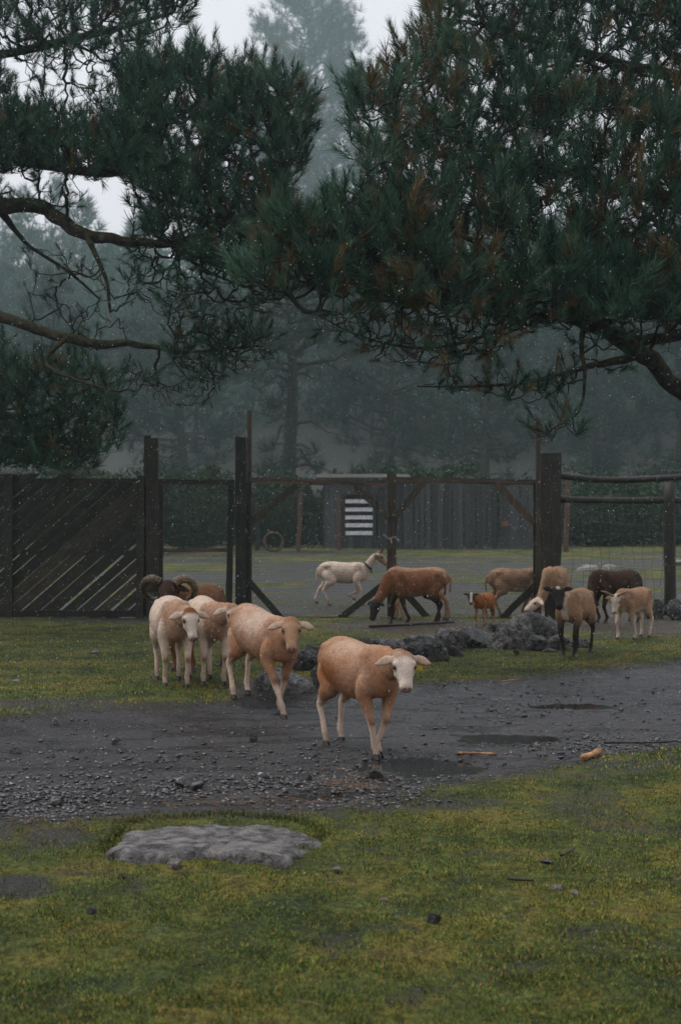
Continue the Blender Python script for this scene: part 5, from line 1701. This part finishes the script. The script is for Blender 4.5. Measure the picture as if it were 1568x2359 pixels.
# third, its face half hidden
yw = -72
animal('sheep', 'pale sheep whose face is half hidden behind the rump of the sheep in front', 'sheep', sheep_at(493, 1578, yw, 0.2, 1.0), yw, 1.0,
       hooves=[(0.22, 0.0, 0), (0.18, 0.0, 0), (-0.34, 0, 0), (-0.38, 0.0, 0)], poll=(0.46, 0.09, 0.66), hyaw=16, hpitch=-48,
       coat=coat_tan(base='cream', flank=0.0, back_sheen=1.0, neckc='tan', pale=.2), voxel=0.0085, hair=20000, hump=0.02)
# left sheep
yw = -76
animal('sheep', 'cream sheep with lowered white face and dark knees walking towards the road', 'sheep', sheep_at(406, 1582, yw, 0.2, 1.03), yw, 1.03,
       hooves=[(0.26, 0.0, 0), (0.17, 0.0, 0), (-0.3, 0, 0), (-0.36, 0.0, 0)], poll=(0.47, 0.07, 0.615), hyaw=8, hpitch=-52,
       coat=coat_tan(base='cream', light='white', flank=0.0, back_sheen=0.6, neckc='tan', crown='rust'), voxel=0.0085, girth=1.10, belly=1.08, hair=24000)
# ram
yw = -112
animal('ram', 'dark brown ram with thick curled horns standing behind the pale sheep', 'ram', sheep_at(453, 1540, yw, -0.05, 1.1), yw, 1.1,
       poll=(0.46, 0.0, 0.73), hyaw=22, hpitch=-38, coat=coat_solid('brown', face='deep', legs='brown', muzzle='greyb', ears='deep'), voxel=0.0095, hair=16000, horns=ram_horns, girth=1.1, headlen=1.1, headw=1.1)
# white goat beyond the gate
yw = -6
animal('goat', 'white goat with swept horns and a dark collar walking beyond the wire gate', 'goat', sheep_at(788, 1395, yw, -0.06, 1.02), yw, 1.02,
       hooves=[(0.12, 0, 0.09), (0.29, 0, 0), (-0.50, 0, 0.015), (-0.26, 0.0, 0)], poll=(0.52, 0, 0.835), hyaw=4, hpitch=-38,
       coat=coat_tan(base='cream', light='white', face='sand', crown='sand', legs='cream', belly='cream', knees=0.5, seed=3), voxel=0.010, girth=0.86, belly=1.0, neck=0.78, ear=0.12, ear_drop=-0.1,
       horns=goat_horns(0.21, 0.035, 0.021), collar=True, beard=False, hair=5000)
# two grazers by the gate
yw = -161
animal('sheep', 'red-brown sheep with a black face grazing right in front of the gate', 'sheep', sheep_at(957, 1437, yw, -0.06, 1.02), yw, 1.02,
       hooves=[(0.10, 0, 0), (0.27, 0, 0), (-0.30, 0, 0), (-0.42, 0.0, 0)], poll=(0.53, 0.06, 0.30), hyaw=22, hpitch=-68,
       coat=coat_solid('brown', belly='sand', legs='deep', face='dark', ears='dark'), voxel=0.010, hair=8000, girth=1.02)
yw = 176
animal('sheep', 'tan sheep grazing behind the red-brown one, only its rump and pale face showing', 'sheep', sheep_at(966, 1428, yw, -0.06, 1.05), yw, 1.05,
       hooves=[(0.20, 0, 0), (0.28, 0, 0), (-0.44, 0, 0), (-0.40, 0.0, 0)], poll=(0.52, 0.0, 0.27), hyaw=0, hpitch=-62,
       coat=coat_solid('sand', belly='cream', legs='sand', face='sand'), voxel=0.010, hair=6000)
# lamb
yw = -118
animal('lamb', 'small rust lamb with a black and white striped face looking out', 'lamb', sheep_at(1112, 1441, yw, 0.02, 0.60), yw, 0.60,
       poll=(0.47, -0.09, 0.70), hyaw=20, hpitch=-45, coat=coat_solid('rust', legs='sand', face='dark', stripe=True, belly='rust', ears='dark'), voxel=0.011, hair=5000, headlen=1.05, headw=1.15, girth=1.1, ear_drop=-0.2)
# tan sheep with rump to the left
yw = 8
animal('sheep', 'tan sheep seen from the side with its rump to the lamb and head hidden', 'sheep', sheep_at(1182, 1419, yw, -0.06, 1.0), yw, 1.0,
       hooves=[(0.36, 0, 0), (0.08, 0, 0), (-0.36, 0, 0), (-0.28, 0.0, 0)], poll=(0.53, 0.05, 0.40), hyaw=10, hpitch=-60, coat=coat_solid('sand', belly='cream', legs='sand', face='sand'), voxel=0.010, hair=8000)
# end-on grazer at the thick post
yw = -112
animal('sheep', 'light tan sheep grazing head down among the rocks before the thick post', 'sheep', sheep_at(1277, 1425, yw, -0.05, 1.05), yw, 1.05,
       hooves=[(0.20, 0.02, 0), (0.22, -0.02, 0), (-0.36, 0, 0), (-0.36, 0.0, 0)], poll=(0.44, -0.10, 0.26), hyaw=-58, hpitch=-28, coat=coat_solid('sand', legs='cream', face='cream', belly='cream', ears='cream'), voxel=0.010, hair=8000)
# black-faced sheep
yw = -117
animal('sheep', 'brown sheep with a black face and black legs standing on the grass beside the rocks', 'sheep', sheep_at(1309, 1513, yw, 0.2, 0.95), yw, 0.95,
       hooves=[(0.22, -0.02, 0), (0.20, 0.02, 0), (-0.30, 0, 0), (-0.36, 0.0, 0)], poll=(0.37, -0.07, 0.715), hyaw=25, hpitch=-42,
       coat=coat_solid('sand', legs='dark', face='dark', star=True, ears='dark', chest='white', belly='brown'), voxel=0.0095, hair=14000, girth=1.0, ear_drop=-0.25, ear_up=0.1, belly=1.05)
# dark grazer
yw = -152
animal('sheep', 'dark brown sheep grazing behind the horned kid near the fence', 'sheep', sheep_at(1418, 1434, yw, -0.05, 1.02), yw, 1.02,
       poll=(0.47, 0.06, 0.30), hyaw=25, hpitch=-66, coat=coat_solid('deep', belly='deep', legs='deep', face='greyb'), voxel=0.010, hair=6000)
# kid
yw = -132
animal('goat', 'small tan goat kid with short sideways horns stepping over the grass', 'goat', sheep_at(1436, 1474, yw, 0.22, 0.84), yw, 0.84,
       hooves=[(0.08, 0, 0), (0.26, 0.0, 0), (-0.32, 0, 0), (-0.40, 0.0, 0)], poll=(0.46, 0.02, 0.60), hyaw=18, hpitch=-58,
       coat=coat_solid('sand', legs='cream', face='white', belly='cream', face_part=0.85), voxel=0.0095, hair=12000, horns=kid_horns, ear=0.11, ear_drop=0.0)
# ---------------------------------------------------------------- rocks, stones, sticks, sleet
_ico = {}
def ico(sub):
    if sub not in _ico:
        bm = bmesh.new(); bmesh.ops.create_icosphere(bm, subdivisions=sub, radius=1)
        _ico[sub] = (np.array([v.co[:] for v in bm.verts]), np.array([[v.index for v in f.verts] for f in bm.faces])); bm.free()
    return _ico[sub]

def rock_shape(seed, sub=4, cuts=9, rough=0.15, fine=0.075, cutmin=0.42, freq=1.5):
    r = np.random.default_rng(seed)
    V, F = ico(sub); V = V.copy()
    for _ in range(cuts):
        n = unit(r.normal(0, 1, 3)); d = r.uniform(cutmin, 0.9)
        k = V @ n
        V -= np.outer(np.maximum(k - d, 0) * 0.92, n)
    o = r.uniform(-50, 50, 3)
    for i, v in enumerate(V):
        p = Vector(v * freq + o)
        a = mnoise.fractal(p, 0.9, 2.1, 4)
        b = mnoise.ridged_multi_fractal(Vector(v * freq * 2.0 + o), 0.8, 2.2, 5, 1.0, 2.0)
        V[i] = v * (1 + rough * a + fine * (b - 1.1))
    return V, F

def rock(label, px, py, w, h, depth=1.0, seed=0, mat='basalt', Y=None, sub=5, tilt=0, yaw=None, smooth=False, **kw):
    """px: centre, py: base line, w,h: size in photo pixels"""
    g = gpt(px, py) if Y is None else np.array([(px - CX) / F_PX * Y, Y, gz((px - CX) / F_PX * Y, Y)])
    k = g[1] / F_PX
    V, F = rock_shape(seed, sub, **kw)
    rx = V[:, 0].max() - V[:, 0].min(); rz = V[:, 2].max() - V[:, 2].min()
    V = V * np.array([w * k / rx, w * k * depth / rx, h * k * 1.4 / rz])
    if tilt:
        c, s_ = math.cos(math.radians(tilt)), math.sin(math.radians(tilt)); V = np.stack([V[:, 0] * c - V[:, 2] * s_, V[:, 1], V[:, 0] * s_ + V[:, 2] * c], -1)
    V[:, 2] -= V[:, 2].min() + (V[:, 2].max() - V[:, 2].min()) * 0.36
    o = ob('rock', V, F, MAT[mat], None, None, smooth)
    o.location = (g[0], g[1] + w * k * depth * .3, g[2])
    return tag(o, label, 'rock', 'rocks lined up along the grass' if mat.startswith('basalt') else None)

rock('broad flat dark rock lying under the second sheep', 650, 1592, 142, 62, 0.75, 3, 'basalt_grey', cuts=5, rough=.08, yaw=0)
rock('dark rock wedged between the flat rock and the front sheep', 738, 1580, 62, 66, 0.9, 4)
rock('jagged dark rock rising behind the flat rock', 706, 1545, 90, 52, .8, 5)
rock('small dark rock showing under the second sheep\'s chin', 712, 1512, 56, 30, .8, 6)
rock('low dark rock just above the front sheep\'s back', 848, 1497, 66, 30, .8, 7)
rock('rounded grey-topped rock above the tagged sheep\'s neck', 905, 1508, 78, 42, .9, 8, 'basalt_grey', cuts=5)
rock('black knobbly rock right behind the tagged sheep\'s head', 985, 1525, 100, 62, .8, 9)
rock('long craggy rock with bright wet top in the middle of the row', 975, 1498, 110, 40, .7, 10, 'basalt_grey')
rock('tall black pointed rock in the middle of the row', 1040, 1498, 74, 58, .9, 12, 'basalt_grey')
rock('small dark rock at the foot of the pointed rock', 1048, 1513, 44, 30, .9, 13)
rock('wide lava rock below the lamb', 1105, 1492, 86, 52, .9, 14)
rock('blocky lava rock on the grass under the lamb', 1172, 1497, 98, 64, .8, 15, 'basalt_grey')
rock('small rounded rock perched beside the lamb\'s legs', 1142, 1446, 44, 24, .9, 16, Y=18.0)
rock('steep grey shining rock slab leaning in the row', 1202, 1478, 90, 72, .8, 17, 'basalt_grey', cuts=7, tilt=-14)
rock('big dark slanting rock below the head-down tan sheep', 1262, 1478, 100, 76, .8, 18, tilt=10)
rock('dark rock next to the black-faced sheep\'s shoulder', 1232, 1500, 70, 40, .9, 19)
rock('bright wet rock against the black-faced sheep\'s chest', 1290, 1497, 62, 40, .9, 20, 'basalt_grey')
rock('small flat rock at the black-faced sheep\'s hooves', 1262, 1503, 40, 12, .7, 21, sub=3)
rock('low flat rock behind the black-faced sheep\'s legs', 1335, 1492, 60, 24, .8, 22)
rock('dark boulder at the foot of the right fence post', 1512, 1384, 48, 50, .9, 23, Y=20.9)
rock('dark boulder at the picture edge beyond the kid', 1560, 1390, 56, 54, .9, 24, Y=20.7)
rock('pale rock in the yard seen through the field wire', 1360, 1316, 60, 18, .8, 25, 'pale_stone', sub=3)
rock('second pale rock in the yard nearer the fence post', 1410, 1312, 40, 14, .8, 26, 'pale_stone', sub=3)
rock('pale rock in the yard at the edge of the fence post', 1555, 1302, 50, 14, .8, 27, 'pale_stone', sub=3)

# slab stone in the near grass: outline in photo pixels
top = SLAB
pts = np.array([flat_at(px, py, 0.05) for px, py in top])
c0 = pts.mean(axis=0)
n = len(pts); ringP = catmull(np.concatenate([pts, pts[:1]]), 12)[:-1]
ringP[:, 0] += 0.012 * fbm(ringP[:, 0] * 25, ringP[:, 1] * 25, 3, 77); ringP[:, 1] += 0.03 * fbm(ringP[:, 0] * 18, ringP[:, 1] * 18, 3, 78)
layers = [(1.03, -0.03), (1.015, 0.0), (1.0, 0.03), (0.985, 0.043), (0.965, 0.05)] + [(q, .05 + .02 * (1 - q) ** .4) for q in np.linspace(.94, .04, 44)]
zg_ = gz(*c0)
Vs = []
for s_, h_ in layers:
    xy = c0 + (ringP - c0) * s_
    near_ = smoothstep(c0[1] + 0.15, c0[1] - 0.35, xy[:, 1])
    left_ = smoothstep(c0[0] + .3, c0[0] - .5, xy[:, 0])
    z = zg_ - .010 + h_ * (0.40 + 0.62 * near_ + .1 * left_) + 0.014 * fbm(xy[:, 0] * 7, xy[:, 1] * 7, 4, 81) * min(1, h_ / .04 if h_ > 0 else 0)
    # ledges broken out of the near edge
    e = near_ * np.clip(fbm(xy[:, 0] * 5, xy[:, 1] * 9, 4, 85) + .12, 0, 1) * (0.05 if s_ > .6 else 0.02)
    z = z + (0.006 * fbm(xy[:, 0] * 16, xy[:, 1] * 16, 4, 88) - 0.014 * np.clip(fbm(xy[:, 0] * 8, xy[:, 1] * 5, 3, 89) - .25, 0, 1)) * (1 if h_ > .03 else 0)
    z = z - e
    Vs.append(np.concatenate([xy, z[:, None]], 1))
m_ = len(ringP); K = len(layers)
F = [[k * m_ + i, k * m_ + (i + 1) % m_, (k + 1) * m_ + (i + 1) % m_, (k + 1) * m_ + i] for k in range(K - 1) for i in range(m_)] + [[(K - 1) * m_ + i for i in range(m_)]]
V = np.concatenate(Vs) - np.array([c0[0], c0[1], zg_])
o = ob('slab_rock', V, F, MAT['slab'], None, None, True); o.location = (c0[0], c0[1], zg_)
tag(o, 'large flat grey slab of rock set in the near grass', 'rock')

# single stones that show on the road and in the grass
for i, (px, py, w, h, mat, lb) in enumerate([
    (866, 1793, 34, 24, 'basalt', 'black lump of stone at the puddle rim near the needles'),
    (582, 1706, 20, 15, 'basalt', 'small dark stone on the smooth mud below the second sheep'),
    (38, 1738, 34, 16, 'basalt', 'dark stone on the road at its far left end'),
    (262, 1712, 26, 10, 'gravel', 'grey pebble on the left part of the mud road'),
    (405, 1999, 34, 17, 'pale_stone', 'flat tan stone in the grass below the slab'),
    (250, 1830, 24, 14, 'gravel', 'dark stone in the gravel band left of the slab'),
    (430, 1812, 44, 22, 'gravel', 'pointed dark stone in the gravel band above the slab'),
    (130, 1855, 40, 18, 'gravel', 'angular grey stone in the gravel band at the left'),
    (285, 2023, 20, 10, 'basalt', 'dark pebble in the grass left below the slab'),
    (778, 2007, 22, 9, 'pale_stone', 'white chip of stone in the near grass'),
    (1000, 2130, 34, 22, 'basalt', 'dark clod in the near grass'),
    (1285, 2052, 38, 12, 'pale_stone', 'flat pinkish stone in the worn patch of grass'),
    (1322, 2062, 20, 10, 'pale_stone', 'white pebble in the worn patch of grass'),
    (885, 2080, 22, 8, 'pale_stone', 'pale pebble in the middle of the near grass'),
    (1255, 1992, 26, 9, 'gravel', 'grey pebble in the grass right of centre'),
    (210, 2108, 22, 14, 'basalt', 'dark clod in the grass at the left'),
    (127, 1672, 14, 14, 'pale_stone', 'pale pebble on the far verge of the road at left'),
    (40, 1572, 22, 6, 'pale_stone', 'pale stone in the grass left of the sheep'),
    (218, 1506, 26, 8, 'gravel', 'grey flat stone in the grass before the plank gate'),
    (1187, 1510, 14, 12, 'basalt', 'black pebble on the grass left of the black-faced sheep'),
    (455, 1820, 30, 16, 'gravel', 'square grey stone beside the pointed stone in the gravel'),
    (700, 1800, 36, 20, 'gravel', 'dark stone in the gravel left of the needle heap'),
    (600, 1795, 30, 14, 'gravel', 'grey stone in the gravel band above the slab\'s far edge'),
]):
    o = rock(lb, px, py, w, h * 1.1, 0.9, 100 + i, mat, sub=3, cuts=12, cutmin=.3); o.location.z += .004; o.name = 'stone'; o['category'] = 'stone'
    if 'group' in o: del o['group']

# gravel: thousands of small stones
def gravel(n, areas, seed, smin, smax):
    r = np.random.default_rng(seed)
    base = [rock_shape(500 + k, 2, 10, .12, .0, .28) for k in range(6)]
    Vs, Fs = [], []; b = 0
    wts = np.array([a[4] for a in areas]); pick = r.choice(len(areas), n, p=wts / wts.sum())
    pxs = np.array([r.normal(areas[k][0], areas[k][2]) for k in pick]); pys = np.array([r.normal(areas[k][1], areas[k][3]) for k in pick])
    Y = F_PX * (CAM_H + .03) / (pys - CY); X = (pxs - CX) / F_PX * Y
    rs = road_s(X, Y) + 0.6 * bare_m(X, Y)
    ok = rs > -0.06
    X, Y = X[ok], Y[ok]
    Z = ground_z(X, Y, True)
    S = smin + (smax - smin) * r.power(0.45, len(X)) 
    for k in range(len(X)):
        v, f = base[k % 6]
        a = r.uniform(0, 6.28); c, s_ = math.cos(a), math.sin(a)
        q = v * np.array([1, .8 + .4 * r.random(), .4 + .35 * r.random()]) * S[k]
        q = np.stack([q[:, 0] * c - q[:, 1] * s_, q[:, 0] * s_ + q[:, 1] * c, q[:, 2]], -1) + np.array([X[k], Y[k], Z[k] + S[k] * .15])
        Vs.append(q); Fs.append(f + b); b += len(v)
    return np.concatenate(Vs), np.concatenate(Fs)
g1 = gravel(7500, [(300, 1815, 330, 22, 3.2), (90, 1850, 110, 24, 1.6), (760, 1795, 110, 14, 1.4), (1420, 1722, 150, 16, 1.2), (940, 1848, 160, 12, .8), (450, 1745, 350, 14, 1.0), (800, 1680, 500, 40, .45), (300, 1720, 300, 30, .4), (1200, 1690, 350, 40, .4), (40, 2045, 60, 16, .5), (1250, 1620, 250, 26, .8)], 9, 0.003, 0.024)
tag(ob('gravel', g1[0], g1[1], MAT['gravel']), kind='stuff')

# straws and fallen needles
def straws(n, areas, seed, lmin, lmax, w):
    r = np.random.default_rng(seed)
    wts = np.array([a[4] for a in areas]); pick = r.choice(len(areas), n, p=wts / wts.sum())
    pxs = np.array([r.normal(areas[k][0], areas[k][2]) for k in pick]); pys = np.array([r.normal(areas[k][1], areas[k][3]) for k in pick])
    pys = np.maximum(pys, 1400)
    Y = F_PX * CAM_H / (pys - CY); X = (pxs - CX) / F_PX * Y
    L = r.uniform(lmin, lmax, n); a = r.normal(0.1, .7, n)
    t = np.linspace(-.5, .5, 4)[None]
    px_ = X[:, None] + np.cos(a)[:, None] * L[:, None] * t; py_ = Y[:, None] + np.sin(a)[:, None] * L[:, None] * t + (.06 * L)[:, None] * np.cos(t * 3)
    pz_ = ground_z(px_, py_, True) + 0.004 + r.uniform(0, .012, (n, 1))
    P = np.stack([px_, py_, pz_], -1)
    V, F = batch_tubes(P, np.full(P.shape[:2], w) * r.uniform(.6, 1.3, (n, 1)), 3)
    col = np.array([[.11, .06, .028]]) * r.uniform(.4, 1.5, (n, 1)) + r.uniform(0, .05, (n, 1))
    return V, F, np.repeat(col, 12, axis=0)
s1 = straws(900, [(1430, 1440, 120, 14, 4), (950, 1452, 130, 10, 3), (810, 1792, 40, 12, 2.4), (560, 1835, 140, 8, 1.6), (1150, 1690, 250, 50, 1.2), (150, 1890, 120, 14, .8), (700, 2150, 600, 130, .35), (200, 1560, 250, 60, .7), (1100, 1560, 250, 30, .6)], 3, .03, .11, .0014)
tag(ob('straw_litter', s1[0], s1[1], MAT['straw'], None, s1[2]), kind='stuff')

def stick(label, a, b, r0, r1, mat='stick', bend=.1, name='stick'):
    A, B = gpt(*a), gpt(*b)
    t = np.linspace(0, 1, 8)[:, None]
    P = A * (1 - t) + B * t; P[:, 2] = [gz(p[0], p[1]) for p in P]; P[:, 2] += r0 * .8 + 0.01
    nrm = unit(np.cross(B - A, [0, 0, 1])); P += nrm * np.sin(t * math.pi) * np.linalg.norm(B - A) * bend
    R = r0 + (r1 - r0) * t[:, 0]; R = R * (1 + .12 * np.sin(np.arange(8) * 2.3))
    V, F = tube_vf(P - A, R, 8)
    o = ob(name, V, F, MAT[mat], None, None, True); o.location = Vector(A)
    tag(o, label, 'stick')
stick('short thick orange-brown piece of wood at the road edge', (1340, 1753), (1379, 1738), .017, .022, bend=.03)
stick('long pale stick lying at the puddle end', (1054, 1744), (1142, 1743), .010, .006, 'stick', .02)
stick('dark wet stick on the gravel at right', (1390, 1716), (1560, 1712), .008, .005, 'wood', .02)
stick('short dark stick in the near grass at right', (1170, 2032), (1228, 2037), .008, .006, 'wood_brown', .03)
stick('short brown twig standing out of the near grass at right', (1292, 1978), (1322, 1960), .007, .006, 'wood_brown', .05)
stick('thin straw-coloured twig on the far road edge', (1143, 1563), (1195, 1582), .006, .004, 'stick', .06)
stick('dark branch lying in the grass behind the rock row', (850, 1447), (1045, 1438), .022, .014, 'wood', .05)
stick('thin pale straw in the grass before the plank gate', (112, 1447), (178, 1440), .008, .005, 'stick', .02)

# falling sleet: small pellets in the air from 3 m in front of the camera to the gate
r = np.random.default_rng(77)
n = 21000
Y = (r.uniform(2.6 ** 2.2, 24 ** 2.2, n)) ** (1 / 2.2)
Y[:160] = r.uniform(1.2, 2.6, 160)
X = r.uniform(-.3, .3, n) * Y
Z = r.uniform(0, 1, n) * (CAM_H + .40 * Y)
O = np.array([(1, 0, 0), (-1, 0, 0), (0, 1, 0), (0, -1, 0), (0, 0, 1), (0, 0, -1)], float)
OF = np.array([(0, 2, 4), (2, 1, 4), (1, 3, 4), (3, 0, 4), (2, 0, 5), (1, 2, 5), (3, 1, 5), (0, 3, 5)])
sz = r.uniform(.0009, .0025, n) * r.uniform(.7, 1.1, n) * np.clip(Y / 10, .4, 1.25)
ax = unit(np.array([0.32, 0.1, 1.0]))
V = O[None] * sz[:, None, None]
V = V + (V @ ax)[..., None] * ax * r.uniform(.5, 1.8, (n, 1, 1))
V = V + np.stack([X, Y, Z], -1)[:, None]
F = (np.arange(n)[:, None, None] * 6 + OF[None]).reshape(-1, 3)
tag(ob('sleet', V.reshape(-1, 3), F, MAT['sleet']), kind='stuff')

# ---------------------------------------------------------------- mist
HB = box_vf(-132, 132, -11, 292, -2, 115)
hm, hnt, hb = new_mat('mist')
hnt.nodes.clear()
ho = hnt.nodes.new('ShaderNodeOutputMaterial'); pv = hnt.nodes.new('ShaderNodeVolumePrincipled')
pv.inputs['Color'].default_value = HAZE_COLOR
pv.inputs['Density'].default_value = HAZE_DENSITY
pv.inputs['Density Attribute'].default_value = ''
pv.inputs['Anisotropy'].default_value = 0.65
hnt.links.new(pv.outputs['Volume'], ho.inputs['Volume'])
haze = ob('haze', np.array(HB[0]), HB[1], hm)
haze['kind'] = 'stuff'
